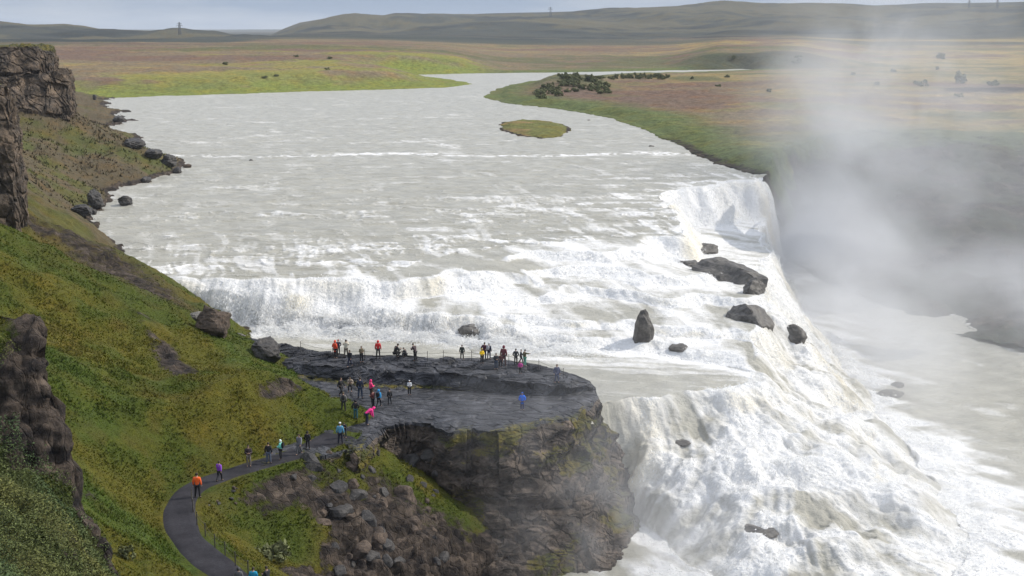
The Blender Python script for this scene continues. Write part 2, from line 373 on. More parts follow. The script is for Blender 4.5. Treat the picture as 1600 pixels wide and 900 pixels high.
# ---- torn strands and droplets thrown up by the white water
m_drop, nt, b = new_mat('thrown_water')
b.inputs['Base Color'].default_value = (0.88, 0.88, 0.87, 1); b.inputs['Roughness'].default_value = 0.6; b.inputs['Specular IOR Level'].default_value = 0.3
tl = N(nt, 'ShaderNodeBsdfTranslucent'); tl.inputs['Color'].default_value = (0.9, 0.9, 0.89, 1); mx = N(nt, 'ShaderNodeMixShader'); mx.inputs[0].default_value = 0.5
nt.links.new(b.outputs[0], mx.inputs[1]); nt.links.new(tl.outputs[0], mx.inputs[2]); nt.links.new(mx.outputs[0], nt.nodes['Material Output'].inputs['Surface'])
def strands(n, weight, size, lift, seed):
    r_ = np.random.default_rng(seed)
    area = np.abs((WX[:-1, 1:]-WX[:-1, :-1])*(WY[1:, :-1]-WY[:-1, :-1])); wt = (area*weight[:-1, :-1]).ravel(); cdf = np.cumsum(wt)
    i, j = np.unravel_index(np.clip(np.searchsorted(cdf, r_.random(n)*cdf[-1]), 0, wt.size-1), area.shape)
    u, v = r_.random((n, 1)), r_.random((n, 1))
    P = Vw[i, j]*(1-u)*(1-v)+Vw[i+1, j]*u*(1-v)+Vw[i, j+1]*(1-u)*v+Vw[i+1, j+1]*u*v
    up_ = r_.exponential(lift, n)*np.clip(0.35+1.3*fbm2(P[:, 0]/1.5, P[:, 1]/1.5, 3, seed), 0.05, 2)
    P = P+nrm[i, j]*up_[:, None]
    d = np.stack([fx[i, j], fy[i, j], -np.clip(slope[i, j], 0, 2.5)], -1)+r_.normal(0, 0.45, (n, 3)); d /= np.linalg.norm(d, axis=1, keepdims=True)
    c_ = np.cross(d, r_.normal(size=(n, 3))); c_ /= np.linalg.norm(c_, axis=1, keepdims=True)
    s_ = size*(0.4+r_.random((n, 1))**2*1.3)
    verts = np.stack([P+d*s_*1.8, P+c_*s_*.5, P-d*s_*1.8, P-c_*s_*.5], 1).reshape(-1, 3).astype(np.float32); k = n
    me = bpy.data.meshes.new('thrown_spray'); me.vertices.add(4*k); me.vertices.foreach_set('co', verts.ravel())
    me.loops.add(4*k); me.loops.foreach_set('vertex_index', np.arange(4*k, dtype=np.int32)); me.polygons.add(k)
    me.polygons.foreach_set('loop_start', np.arange(0, 4*k, 4, dtype=np.int32)); me.polygons.foreach_set('loop_total', np.full(k, 4, np.int32)); me.update(calc_edges=True)
    me.materials.append(m_drop); o = bpy.data.objects.new('thrown_spray', me); scene.collection.objects.link(o); o['kind'] = 'stuff'; return o
vis_w = ~(((WY > 229.5) & (WX > 44)) | ((WX < 8) & (WY < 109)))*(WX > -36)
lipn = np.exp(-(t2/0.05)**2)*(t2 > 0)
wgt = (np.clip(foam-0.55, 0, 1)**1.5)*(casc*1.0+0.8*lipn+0.3*(t1 > 0)*(~casc)*turb+0.35*low*lowfoam)+0.9*splash
strands(230000, wgt*vis_w*(WY/130), 0.07, 0.15, 801)

# ------------------------------------------------------------ land material: land cover in 'col', bare rock in 'rock'
def cells(nt, scale, stretch=(0.8, 0.8, 1.5)):
    """fractured blocks: a random tone per block and the joints between them"""
    g = N(nt, 'ShaderNodeNewGeometry'); mp = N(nt, 'ShaderNodeMapping'); mp.inputs['Scale'].default_value = stretch; nt.links.new(g.outputs['Position'], mp.inputs[0])
    nn_ = N(nt, 'ShaderNodeTexNoise'); nn_.inputs['Scale'].default_value = scale*1.3; nn_.inputs['Detail'].default_value = 4; nt.links.new(mp.outputs[0], nn_.inputs['Vector'])
    wv = N(nt, 'ShaderNodeMixRGB'); wv.blend_type = 'ADD'; wv.inputs[0].default_value = 0.5/scale; nt.links.new(mp.outputs[0], wv.inputs[1]); nt.links.new(nn_.outputs[1], wv.inputs[2])
    vo = N(nt, 'ShaderNodeTexVoronoi'); vo.inputs['Scale'].default_value = scale; nt.links.new(wv.outputs[0], vo.inputs['Vector'])
    ve = N(nt, 'ShaderNodeTexVoronoi'); ve.feature = 'DISTANCE_TO_EDGE'; ve.inputs['Scale'].default_value = scale; nt.links.new(wv.outputs[0], ve.inputs['Vector'])
    return vo.outputs['Color'], ramp(nt, ve.outputs[0], [(0.0, 0.0), (0.08, 1.0)])
def land_material(name, s=1.0, bd=0.25, mott=0.55):
    m, nt, b = new_mat(name)
    c = attr(nt, 'col', True); rk = attr(nt, 'rock')
    n1 = noise_node(nt, 1.6*s, 8, 0.72); n2 = noise_node(nt, 0.35*s, 5, 0.6); n3 = noise_node(nt, 6*s, 4, 0.7)
    v = mixc(nt, 1.0, c, ramp(nt, n1, [(0.3, 1-mott), (0.7, 1+mott)]), 'MULTIPLY')
    v = mixc(nt, 1.0, v, ramp(nt, n3, [(0.3, 1-mott*0.6), (0.7, 1+mott*0.6)]), 'MULTIPLY')
    v = mixc(nt, ramp(nt, n2, [(0.45, 0.0), (0.7, 0.55)]), v, mixc(nt, 1.0, v, (1.45, 1.05, 0.55), 'MULTIPLY'))
    r1 = noise_node(nt, 2.2*s, 8, 0.75, stretch=(1, 1, 0.6)); r2 = noise_node(nt, 0.5*s, 6, 0.65, stretch=(1, 1, 2.6))
    rc = mixc(nt, ramp(nt, r2, [(0.35, 0.0), (0.65, 1.0)]), (0.014, 0.012, 0.012), (0.078, 0.060, 0.046))
    rc = mixc(nt, 1.0, rc, ramp(nt, r1, [(0.3, 0.25), (0.7, 1.9)]), 'MULTIPLY')
    cc_, ce_ = cells(nt, 1.1*s, (1.3, 1.3, 0.55))
    rc = mixc(nt, 1.0, rc, ramp(nt, cc_, [(0.2, 0.6), (0.8, 1.5)]), 'MULTIPLY')
    k = mathn(nt, 'ADD', rk, mathn(nt, 'MULTIPLY', mathn(nt, 'SUBTRACT', n1, 0.5), 1.1))
    fac = ramp(nt, k, [(0.42, 0.0), (0.58, 1.0)])
    nt.links.new(mixc(nt, fac, v, rc), b.inputs['Base Color'])
    b.inputs['Roughness'].default_value = 0.92; b.inputs['Specular IOR Level'].default_value = 0.2
    bump(nt, b, mathn(nt, 'ADD', mathn(nt, 'ADD', n1, mathn(nt, 'MULTIPLY', n3, 0.5)), mathn(nt, 'ADD', mathn(nt, 'MULTIPLY', r1, 0.8), mathn(nt, 'MULTIPLY', mathn(nt, 'MULTIPLY', ce_, fac), 0.5))), 0.8, bd)
    return m
def rock_material(name, dark, light, s=1.0, wet=0.55, moss=0.0, bd=0.12, crack=0.0):
    m, nt, b = new_mat(name)
    r1 = noise_node(nt, 2.4*s, 9, 0.75); r2 = noise_node(nt, 0.6*s, 6, 0.65, stretch=(1, 1, 2.2))
    rc = mixc(nt, ramp(nt, r2, [(0.35, 0.0), (0.65, 1.0)]), dark, light)
    rc = mixc(nt, 1.0, rc, ramp(nt, r1, [(0.3, 0.45), (0.7, 1.6)]), 'MULTIPLY')
    if crack:
        cc_, ce_ = cells(nt, crack*1.3)
        rc = mixc(nt, 1.0, rc, ramp(nt, cc_, [(0.2, 0.7), (0.8, 1.35)]), 'MULTIPLY')
    if moss:
        g = N(nt, 'ShaderNodeNewGeometry'); sp = N(nt, 'ShaderNodeSeparateXYZ'); nt.links.new(g.outputs['Normal'], sp.inputs[0])
        mm = attr(nt, 'moss')
        k = mathn(nt, 'ADD', mathn(nt, 'MULTIPLY', sp.outputs[2], 0.30), mathn(nt, 'ADD', mathn(nt, 'MULTIPLY', mathn(nt, 'SUBTRACT', r1, 0.5), 1.2), mm))
        mf = ramp(nt, k, [(0.50, 0.0), (0.70, 1.0)])
        mc = mixc(nt, ramp(nt, r2, [(0.4, 0.0), (0.6, 1.0)]), (0.060, 0.065, 0.012), (0.13, 0.105, 0.02))
        rc = mixc(nt, mf, rc, mixc(nt, 1.0, mc, ramp(nt, r1, [(0.3, 0.5), (0.7, 1.5)]), 'MULTIPLY'))
    nt.links.new(rc, b.inputs['Base Color'])
    nt.links.new(ramp(nt, r2, [(0.3, wet-0.15), (0.7, wet+0.2)]), b.inputs['Roughness'])
    b.inputs['Specular IOR Level'].default_value = 0.28
    hgt = mathn(nt, 'ADD', r1, mathn(nt, 'MULTIPLY', r2, 0.6))
    if crack:
        g = N(nt, 'ShaderNodeNewGeometry'); mp = N(nt, 'ShaderNodeMapping'); mp.inputs['Scale'].default_value = (0.55, 1.3, 0.8); nt.links.new(g.outputs['Position'], mp.inputs[0])
        wv = N(nt, 'ShaderNodeMixRGB'); wv.blend_type = 'ADD'; wv.inputs[0].default_value = 0.35; nt.links.new(mp.outputs[0], wv.inputs[1]); nn_ = N(nt, 'ShaderNodeTexNoise'); nn_.inputs['Scale'].default_value = 1.1; nt.links.new(mp.outputs[0], nn_.inputs['Vector']); nt.links.new(nn_.outputs[1], wv.inputs[2])
        vo = N(nt, 'ShaderNodeTexVoronoi'); vo.feature = 'DISTANCE_TO_EDGE'; vo.inputs['Scale'].default_value = crack; nt.links.new(wv.outputs[0], vo.inputs['Vector'])
        hgt = mathn(nt, 'ADD', hgt, mathn(nt, 'MULTIPLY', ramp(nt, vo.outputs[0], [(0.0, 0.0), (0.09, 1.0)]), 1.3))
    bump(nt, b, hgt, 0.9, bd)
    return m
m_land = land_material('hillside_turf', mott=0.3)
m_far = land_material('heath', 0.3, 0.8, 0.5)
m_ledge = rock_material('wet_basalt', (0.022, 0.023, 0.028), (0.078, 0.079, 0.088), 1.0, 0.5, 1.0, 0.2, 0.8)
m_cliff = rock_material('cliff_basalt', (0.050, 0.042, 0.036), (0.150, 0.118, 0.092), 0.8, 0.8, 1.0, 0.3, 0.7)
m_wetgrey = rock_material('wet_grey_rock', (0.070, 0.065, 0.060), (0.150, 0.140, 0.125), 0.8, 0.5)
m_boulder = rock_material('boulder_basalt', (0.030, 0.029, 0.030), (0.085, 0.078, 0.072), 1.6, 0.5)

# ------------------------------------------------------------ near hillside
hp = []
def hc(px, py, z): p = at(px, py, z); hp.append((p.x, p.y, z))
def hw(x, y, z): hp.append((x, y, z))
PATH_PX = [(420, 960, 0), (385, 925, 0), (350, 893, 0), (318, 868, 0), (290, 838, 0), (280, 805, 0), (288, 778, 0), (308, 760, 0), (345, 745, 0), (395, 729, 0), (440, 716, 0), (490, 700, 0), (530, 680, 0)]
for p in PATH_PX: hc(*p)
for p in [(505, 640, .2), (500, 615, .3), (440, 577, 1.0), (375, 528, 1.5), (300, 490, 2.5), (270, 452, 4.2), (200, 396, 6.0), (130, 350, 7.3), (110, 338, 5.6)]: hc(*p)
# shore towards the far cliff and ground just under the water
for p in [(165, 300, 4.5), (225, 285, 4.7), (285, 265, 5.0), (240, 245, 5.2), (215, 226, 5.3), (165, 200, 5.6), (188, 188, 5.7), (160, 160, 6.3)]: hc(*p)
for x, y, z in [(-55, 178, 1), (-57, 205, 1.5), (-56, 240, 2), (-60, 258, 2), (-78, 275, 2.5), (-92, 330, 3), (-100, 370, 3), (-140, 480, 4), (-45, 150, 1), (-30, 134, 0), (-26, 128, -2), (-20, 119, -1.0), (-15, 108, -1.2), (-11, 99, -0.9)]: hw(x, y, z)
for p in [(40, 200, 13.6), (60, 260, 9.8), (100, 300, 7.2), (60, 335, 9.8), (20, 335, 12.0), (115, 190, 14.0), (130, 230, 10.0), (180, 260, 7.4), (60, 150, 17), (0, 345, 13.5)]: hc(*p)
for x, y, z in [(-70, 150, 18), (-95, 180, 24), (-110, 240, 24), (-130, 280, 20), (-160, 400, 14), (-62, 120, 20), (-80, 120, 25), (-110, 120, 28),
                (-45, 105, 13), (-55, 90, 20), (-35, 88, 8.5), (-28, 80, 4.6), (-32, 70, 8), (-42, 70, 15), (-60, 60, 25), (-27, 60, 7), (-20, 66, 2.2), (-90, 60, 28), (-45, 130, 8.0), (-50, 122, 11.5), (-30, 105, 4.8), (-25, 95, 3.4)]: hw(x, y, z)
# the bench below the path, down to the edge of the gorge
for p in [(350, 850, -2.8), (400, 900, -5.0), (350, 800, -1.4), (400, 790, -2.4), (450, 760, -1.6), (455, 735, -0.7), (450, 850, -5.6), (450, 800, -3.6), (500, 880, -8.2), (480, 950, -9.5), (400, 990, -8), (515, 800, -5.0), (540, 850, -8.2)]: hc(*p)
for x, y, z in [(-4, 92, -16), (-6, 88, -15), (-8.5, 89, -10.5), (0, 80, -18), (-5, 70, -12), (-8, 60, -8), (-10, 40, 0), (-4, 20, 14), (-40, 30, 24), (20, 60, -20), (-10, 86, -9)]: hw(x, y, z)
Hm = tps(hp)
sp = []
for p in [(0, 690, 12.6), (70, 722, 11.4), (122, 815, 9.2), (150, 870, 8.6), (200, 905, 7.0)]:
    q = at(*p); sp.append((q.x, q.y, q.z))
for p, D in [((0, 497), 60), ((0, 503), 58.5), ((55, 515), 58.5), ((88, 560), 58.2), ((100, 610), 58.0), ((98, 690), 57.2), ((125, 770), 56.6), ((-200, 480), 58)]:
    q = atd(*p, D); sp.append((q.x, q.y, q.z))
for p, D in [((0, 780), 47), ((60, 790), 48), ((100, 830), 49), ((130, 890), 49), ((60, 900), 44), ((0, 900), 42), ((-200, 700), 50), ((-200, 900), 42), ((60, 1000), 38), ((180, 960), 46)]:
    q = atd(*p, D); sp.append((q.x, q.y, q.z))
for x, y, z in [(-21, 62, 17), (-24, 64, 17), (-10, 40, 6), (-30, 66, 17), (-6, 30, 8)]: sp.append((x, y, z))
Hs = tps(sp)
SPUR = P2([atd(-400, 480, 60.5), atd(0, 503, 60.5), atd(45, 515, 60.5), atd(86, 560, 60), atd(98, 610, 59.5), atd(90, 690, 58.6), atd(120, 770, 58), atd(152, 850, 56), atd(185, 895, 54), atd(235, 940, 50), atd(260, 1100, 43)])+[(-5, 25), (-60, 25)]
path_w = [(at(*p).x, at(*p).y) for p in PATH_PX]
def hill_height(X, Y, detail=True):
    z = Hm(X, Y)
    s = Hs(X, Y)+(0.5*fbm2(X/3, Y/3, 4, 98) if detail else 0)
    dp = segdist(X, Y, path_w)
    if detail:
        k = sm(1.2, 5, dp)
        fade = k
        z = z+fade*(1.5*fbm2(X/10, Y/10, 4, 101)+0.28*fbm2(X/1.7, Y/1.7, 3, 102))
    zc = np.clip(z, -0.7*np.clip(dp-1.3, 0, None), 0.75*np.clip(dp-1.3, 0, None))
    z = zc*sm(16, 11, dp)+z*(1-sm(16, 11, dp))
    flat = sm(2.6, 1.3, dp)
    zz = z*(1-flat)+0.0*flat
    zz = np.where((Y > 60), zz, z)
    di_ = np.where(inside(X, Y, SPUR), segdist(X, Y, SPUR+SPUR[:1]), 0)
    s = np.minimum(s, 19.5)-12*(1-sm(0, 0.8, di_+0.5*noise2(X/1.3, Y/1.3, 99)*sm(0, 1, di_)))
    zz = np.where(di_ > 0, np.maximum(zz, s), zz)
    return zz, dp
hI, hJ = 1100, 820
hD = 1/np.linspace(1/34.0, 1/470.0, hI); hA = np.concatenate([np.linspace(-0.62, 0.02, hJ)])
HY = np.repeat(hD[:, None], hJ, 1); HX = HY*hA[None, :]
HZ, dpath = hill_height(HX, HY)
V = np.stack([HX, HY, HZ], -1)
nr = grid_normals(V); nr = np.where(nr[..., 2:3] < 0, -nr, nr)
steep = 1-nr[..., 2]
steep_b = blur(steep, 3)
nz1 = fbm3(HX/3.0, HY/3.0, HZ/3.0, 4, 110)
# ---- land cover: greens, ochres and bare brown scree, by place
def mixv(a, b, t): return a+(np.array(b)-a)*t[..., None]
patch = fbm2(HX/7, HY/7, 4, 120); patch2 = fbm2(HX/2.2, HY/2.2, 3, 121); patch3 = fbm2(HX/18, HY/18, 3, 122)
col = np.zeros(HX.shape+(3,))+np.array((0.056, 0.074, 0.009))
col = mixv(col, (0.090, 0.086, 0.011), sm(-0.25, 0.35, patch+0.4*patch2))
col = mixv(col, (0.055, 0.085, 0.012), 0.8*sm(0.05, 0.45, patch3-0.3*patch))
col = mixv(col, (0.080, 0.060, 0.016), 0.25*sm(0.15, 0.5, patch2-0.5*patch))
PXL = lambda l: [(at(*p).x, at(*p).y) for p in l]
far = sm(135, 165, HY)
col = mixv(col, (0.085, 0.088, 0.036), 0.75*far)
scree = sm(0.1, -0.2, patch+0.2)*far
# foreground willow scrub: grey green
scrub = sm(58, 54, HY)
col = mixv(col, (0.060, 0.072, 0.030), 0.7*scrub)
rock = 0.16+sm(0.36, 0.56, steep_b+0.12*nz1)*0.8
# the brown scree band just below the hill's crest and scars in the turf
band_pts = PXL([(40, 345, 11), (110, 375, 8.6), (180, 420, 6.5), (245, 465, 4.8)])
bandf = np.exp(-(segdist(HX, HY, band_pts)/5.5)**2)
rock = rock+0.45*bandf*sm(-0.45, 0.25, nz1+0.2)
col = mixv(col, (0.085, 0.065, 0.035), 0.75*bandf)
for sc_pts, wd, am in [([(225, 500, 6), (262, 540, 5.0), (285, 580, 4.2)], 1.5, 0.6), ([(420, 640, 1.9), (470, 632, 1.0), (500, 640, 0.4)], 1.1, 0.5),
                       ([(90, 655, 8), (125, 680, 7)], 1.0, .5), ([(400, 850, -4.2), (440, 830, -4.6)], 1.8, .35), ([(500, 800, -4.5), (480, 880, -7)], 3.0, .42)]:
    rock = rock+am*np.exp(-(segdist(HX, HY, PXL(sc_pts))/wd)**2)*sm(-0.4, 0.2, nz1+0.15)
rock = rock+0.16*far*sm(-0.15, 0.25, -patch+0.15)+0.08*sm(180, 240, HY)
col = mixv(col, (0.105, 0.082, 0.054), 0.85*far*sm(-0.25, 0.05, -patch+0.1*patch2+0.25*sm(180, 240, HY)))
bench = sm(-15.5, -12.5, HX+1.5*patch)*sm(90, 86, HY)*sm(60, 70, HY)
rock = rock+0.5*sm(-12.5, -10, HX+patch)*sm(95, 90, HY)*sm(60, 70, HY)
rock = rock+bench*0.75*sm(-0.45, 0.05, nz1+0.3*patch2)
col = mixv(col, (0.105, 0.085, 0.016), bench*0.7)
rock = rock*sm(1.2, 2.6, dpath)
rock = np.maximum(rock, 0.9*np.exp(-((HZ-water_level(HX, HY, False)[0])/0.6)**2)*sm(125, 140, HY))
rock = np.maximum(rock, 0.95*((HY < 62) & (HY > 52) & (HX < -15))*sm(0.34, 0.5, steep_b+0.15*nz1))
for sc_pts, wd, am in [([(0, 560, 15), (40, 600, 14), (70, 680, 12)], 1.3, 0.6)]:
    rock = rock+am*np.exp(-(segdist(HX, HY, PXL(sc_pts))/wd)**2)*sm(-0.5, 0.1, nz1+0.15)*(HY < 62)
disp = 0.12*fbm3(HX/0.9, HY/0.9, HZ/0.9, 3, 130)+rock*(1.0*fbm3(HX/2.2, HY/2.2, HZ/1.4, 4, 131)+0.5*np.abs(noise3(HX/0.8, HY/0.8, HZ/1.2, 135)))*sm(2, 5, dpath)
V = V+nr*disp[..., None]*sm(1.3, 3.0, dpath)[..., None]
hillside = structure(grid_mesh('hillside', V, m_land, {'rock': rock}, None, col))
HV = V

# ------------------------------------------------------------ path strip
m_path, nt, b = new_mat('asphalt_path')
n1 = noise_node(nt, 9, 6, 0.7); n2 = noise_node(nt, 0.5, 4, 0.6)
c = mixc(nt, 1.0, mixc(nt, ramp(nt, n2, [(0.35, 0.0), (0.65, 1.0)]), (0.022, 0.021, 0.025), (0.042, 0.040, 0.046)), ramp(nt, n1, [(0.3, 0.7), (0.7, 1.3)]), 'MULTIPLY')
nt.links.new(c, b.inputs['Base Color']); b.inputs['Roughness'].default_value = 0.85; b.inputs['Specular IOR Level'].default_value = 0.15; bump(nt, b, n1, 0.5, 0.03)
def catmull(pts, n):
    P = [np.array(p, float) for p in pts]; P = [2*P[0]-P[1]]+P+[2*P[-1]-P[-2]]; out = []
    for i in range(1, len(P)-2):
        for k in range(n):
            t = k/n; a, b_, c_, d_ = P[i-1:i+3]
            out.append(0.5*((2*b_)+(-a+c_)*t+(2*a-5*b_+4*c_-d_)*t*t+(-a+3*b_-3*c_+d_)*t**3))
    out.append(P[-2]); return np.array(out)
cl = catmull(path_w, 14)
tg = np.gradient(cl, axis=0); tg /= np.linalg.norm(tg, axis=1, keepdims=True)
nn = np.stack([-tg[:, 1], tg[:, 0]], 1)
wid = 1.15+0.10*noise2(np.arange(len(cl))/9.0, np.zeros(len(cl)), 7)+0.5*sm(len(cl)*0.75, len(cl), np.arange(len(cl)))
S = np.linspace(-1, 1, 9)
PV = np.zeros((len(cl), 9, 3))
PV[..., 0] = cl[:, None, 0]+nn[:, None, 0]*wid[:, None]*S; PV[..., 1] = cl[:, None, 1]+nn[:, None, 1]*wid[:, None]*S
PV[..., 2] = 0.05+0.02*(1-S[None, :]**2)-0.12*(np.abs(S[None, :]) > 0.99)
path = structure(grid_mesh('path', PV, m_path))

# ------------------------------------------------------------ lofted rock sheets
def resample(rows, nu):
    out = []
    for r in rows:
        P = np.array(r, float); s = np.concatenate([[0], np.cumsum(np.abs(np.diff(P[:, 0]))+1e-6)]) if False else np.linspace(0, 1, len(P))
        u = np.linspace(0, 1, nu); out.append(np.stack([np.interp(u, s, P[:, k]) for k in range(3)], -1))
    return np.array(out)
def loft(rows, counts, nu):
    """rows of matching points -> dense grid (sum(counts)+1, nu, 3)"""
    Rr = resample(rows, nu); out = []
    for i, c in enumerate(counts):
        for k in range(c): out.append(Rr[i]+(Rr[i+1]-Rr[i])*(k/c))
    out.append(Rr[-1]); return np.array(out)
def px3(l): return [tuple(at(*p)) for p in l]
# the rock ledge people stand on: back edge, raised rim, lower floor, front edge, cliff down into the gorge
U = [375, 440, 500, 560, 620, 680, 740, 800, 850, 890, 915, 932]
back = [526, 536, 549, 556, 554, 560, 558, 563, 572, 582, 592, 606]
rimf = [545, 566, 572, 577, 580, 583, 588, 596, 602, 606, 604, 608]
flr  = [580, 585, 592, 602, 606, 606, 610, 614, 616, 612, 608, 610]
zb = [0.4, 0.9, 1.2, 1.3, 1.5, 1.5, 1.5, 1.4, 1.2, 1.0, 0.7, 0.3]
zr = [0.3, 0.8, 1.1, 1.1, 1.2, 1.2, 1.2, 1.1, 0.9, 0.8, 0.6, 0.3]
zf = [0.1, 0.1, 0.1, 0.05, 0.0, 0.0, 0.0, 0.0, 0.05, 0.2, 0.3, 0.2]
ue = [385, 440, 500, 560, 605, 660, 720, 790, 860, 905, 925, 934]
ed = [735, 728, 712, 694, 658, 662, 670, 672, 668, 652, 632, 618]
ze = [-0.05, -0.05, 0, 0, 0, 0, 0, 0, -0.1, -0.3, -0.3, -0.2]
r_back = [at(u, v, z) for u, v, z in zip(U, back, zb)]
r_rim = [at(u, v, z) for u, v, z in zip(U, rimf, zr)]
r_flr = [at(u, v, z) for u, v, z in zip(U, flr, zf)]
r_edg = [at(u, v, z) for u, v, z in zip(ue, ed, ze)]
r_sub = [Vector((p.x, p.y+1.6, -3.2)) for p in r_back]
def drop(row, z, dy, dx, dyr=None):
    return [Vector((p.x+dx*k**1.5, p.y+dy+(0 if dyr is None else (dyr-dy)*max(0, (k-0.6)/0.4)), z)) for p, k in zip(row, np.linspace(0, 1, len(row)))]
r_c1 = drop(r_edg, -2.6, -0.7, 0.9, 0.5); r_c2 = drop(r_edg, -6.5, -1.4, 2.6, 1.5); r_c3 = drop(r_edg, -11.0, -6.5, 5.4, -1.5); r_c4 = drop(r_edg, -20.0, -13.0, 9.0, -5)
rows = [r_sub, r_back, r_rim, r_flr, r_edg, r_c1, r_c2, r_c3, r_c4]
rows = [[tuple(p) for p in r] for r in rows]
cnt = [30, 70, 30, 90, 40, 80, 90, 150]
G = loft(rows, cnt, 720)
def smooth_u(G, k=14):
    K = np.concatenate([np.repeat(G[:, :1], k, 1), G, np.repeat(G[:, -1:], k, 1)], 1)
    c = np.cumsum(np.concatenate([np.zeros_like(K[:, :1]), K], 1), 1)
    return (c[:, 2*k+1:]-c[:, :-2*k-1])/(2*k+1)
G = smooth_u(G)
rr = np.arange(G.shape[0])[:, None]*np.ones((1, G.shape[1])); uu = np.linspace(0, 1, G.shape[1])[None, :]*np.ones((G.shape[0], 1))
b0, b1, b2, b3, b4 = 30, 100, 130, 220, 260
cliffm = sm(b3-4, b3+16, rr); riser = sm(b1-6, b1, rr)*sm(b2+6, b2, rr); topm = sm(b0-4, b0+6, rr)*sm(b1, b1-8, rr)
X, Y, Z = G[..., 0], G[..., 1], G[..., 2]
nr = grid_normals(G); nr = np.where(nr[..., 1:2] > 0.5, -nr, nr)
d1 = fbm3(X/2.6, Y/2.6, Z/1.6, 4, 201); blk = np.round(noise3(X/1.5, Y/1.5, Z/1.1, 202)*3)/3; blk2 = np.round(noise3(X/0.7, Y/0.7, Z/0.6, 203)*3)/3
strat = np.abs(((Z*0.42+0.9*fbm3(X/5, Y/5, Z/5, 2, 204)) % 1)-0.5)
left = sm(0.75, 0.35, uu)
disp = cliffm*(0.16*np.round(3*noise3(X/0.45, Y/0.45, Z/0.4, 215))/3+1.3*fbm3(X/5.5, Y/5.5, Z/4.5, 3, 207)+0.75*d1+left*(0.55*blk+0.25*blk2)+0.9*strat*(1-0.5*left)+0.35*blk*(1-left))+riser*(0.45*d1+0.25*blk2)
G2 = G+nr*disp[..., None]
edgew = sm(b3-45, b3-4, rr)*sm(b4+60, b4-10, rr)
G2[..., 1] += edgew*(1.9*fbm2(X/3.2, X*0+3, 4, 212)+0.5*np.round(2*noise2(X/1.4, Y/3, 213)))
G2[..., 2] += edgew*0.35*fbm2(X/1.6, Y/1.6, 3, 214)
G2[..., 2] += topm*(0.16*fbm2(X/1.4, Y/0.5, 3, 205)+0.10*np.round(2.5*noise2(X/2.0, Y/0.8, 206)))+sm(b2, b2+10, rr)*sm(b3, b3-10, rr)*0.06*fbm2(X/2.5, Y/1.2, 3, 208)
moss = -0.30+0.80*cliffm*sm(0.0, 0.30, fbm3(X/4, Y/4, Z/3, 3, 210)+0.25*left+0.05)+0.65*np.exp(-((rr-b3)/16)**2)*sm(0.0, 0.4, fbm2(X/2, Y/2, 3, 211)+0.25)+0.8*np.exp(-((rr-b2+2)/8)**2)*sm(0.65, 0.5, uu)
moss = moss-0.5*sm(b1, b1-10, rr)
ledge = structure(grid_mesh('rock_plateau', G2, m_ledge, {'moss': moss}, None, None, None, False))
ledge_top_q = None
# cliff material for the face under the edge
ledge.data.materials.append(m_cliff)
nU = G.shape[1]-1
pi_ = (np.arange(G.shape[0]-1)[:, None]*np.ones((1, nU))).ravel()
ledge.data.polygons.foreach_set('material_index', (pi_ >= b3+4).astype(np.int32))

# ------------------------------------------------------------ far shores, plain and hills
fI, fJ = 1300, 1000
fD = np.concatenate([1/np.linspace(1/175.0, 1/1500.0, 900), np.geomspace(1505, 14000, 400)])
fA = np.linspace(-0.56, 0.66, fJ)
FY = np.repeat(fD[:, None], fJ, 1); FX = FY*fA[None, :]
def w2(l):
    out = []
    for px, py in l:
        z = 6.0
        for _ in range(6):
            p = at(px, py, z); z = float(upstream_level(p.y))
        out.append((p.x, p.y))
    return out
RIVER = w2([(-900, 153), (160, 153), (300, 149), (450, 144), (600, 140), (700, 137), (738, 131), (705, 124), (650, 119), (640, 117), (760, 114.5), (850, 113.5), (1000, 111), (1130, 108.5), (1128, 106), (1192, 107.5), (1190, 109), (1130, 111.5),
            (960, 117), (880, 124), (830, 127), (775, 139), (752, 152), (800, 163), (870, 170), (950, 184), (1000, 200), (1060, 228), (1120, 256), (1188, 275)]) + [(60, 236), (60, 60), (-300, 60), (-300, 500)]
ISL = w2([(778, 196), (785, 192), (800, 190), (840, 190), (875, 192), (889, 199), (888, 208), (878, 215), (850, 217), (815, 213), (795, 207), (782, 202)])
RIM = [(45.5, 229.5), (46.5, 237), (51, 254), (59, 274), (70, 291), (83, 300), (96, 297), (108, 290), (122, 287), (160, 262), (260, 235)]
GORGE = RIM + [(300, 60), (40, 60)]
wob = fbm2(FX/10, FY/10, 3, 301)*np.clip(FY/150, 1, 5)
inr = inside(FX, FY, RIVER); dr = segdist(FX, FY, RIVER+RIVER[:1]); sd = np.where(inr, -dr, dr)+0.6*wob
ing = inside(FX, FY, GORGE); dg = segdist(FX, FY, RIM); sg = np.where(ing, -dg, dg)+wob*2.0
wl_ = upstream_level(FY)
PXF = FX/FY*FPX/1.0*np.cos(PITCH)*1.0+800     # roughly the photograph's column, used only to read the skyline's shape into angles
az = FX/FY
rise = 7.0+(8.0*sm(400, 900, FY))*sm(0.0, -0.06, az)+(1.2*sm(300, 700, FY)+6*sm(780, 1300, FY))*sm(-0.06, 0.0, az)+1.0*fbm2(FX/60, FY/60, 4, 302)+5.0*sm(430, 600, FY)*sm(0.02, -0.14, az)
leftm = sm(0.0, -0.03, az); width = 9+30*leftm
zl = wl_+(np.maximum(rise, wl_+0.8)-wl_)*sm(0, 1, sd/width)
zl = np.where(sd < 0, wl_+sd*0.4-0.1, zl)
zl = np.where(sd > 0, np.maximum(zl, wl_+0.15+0.04*np.clip(sd, 0, 8)), zl)
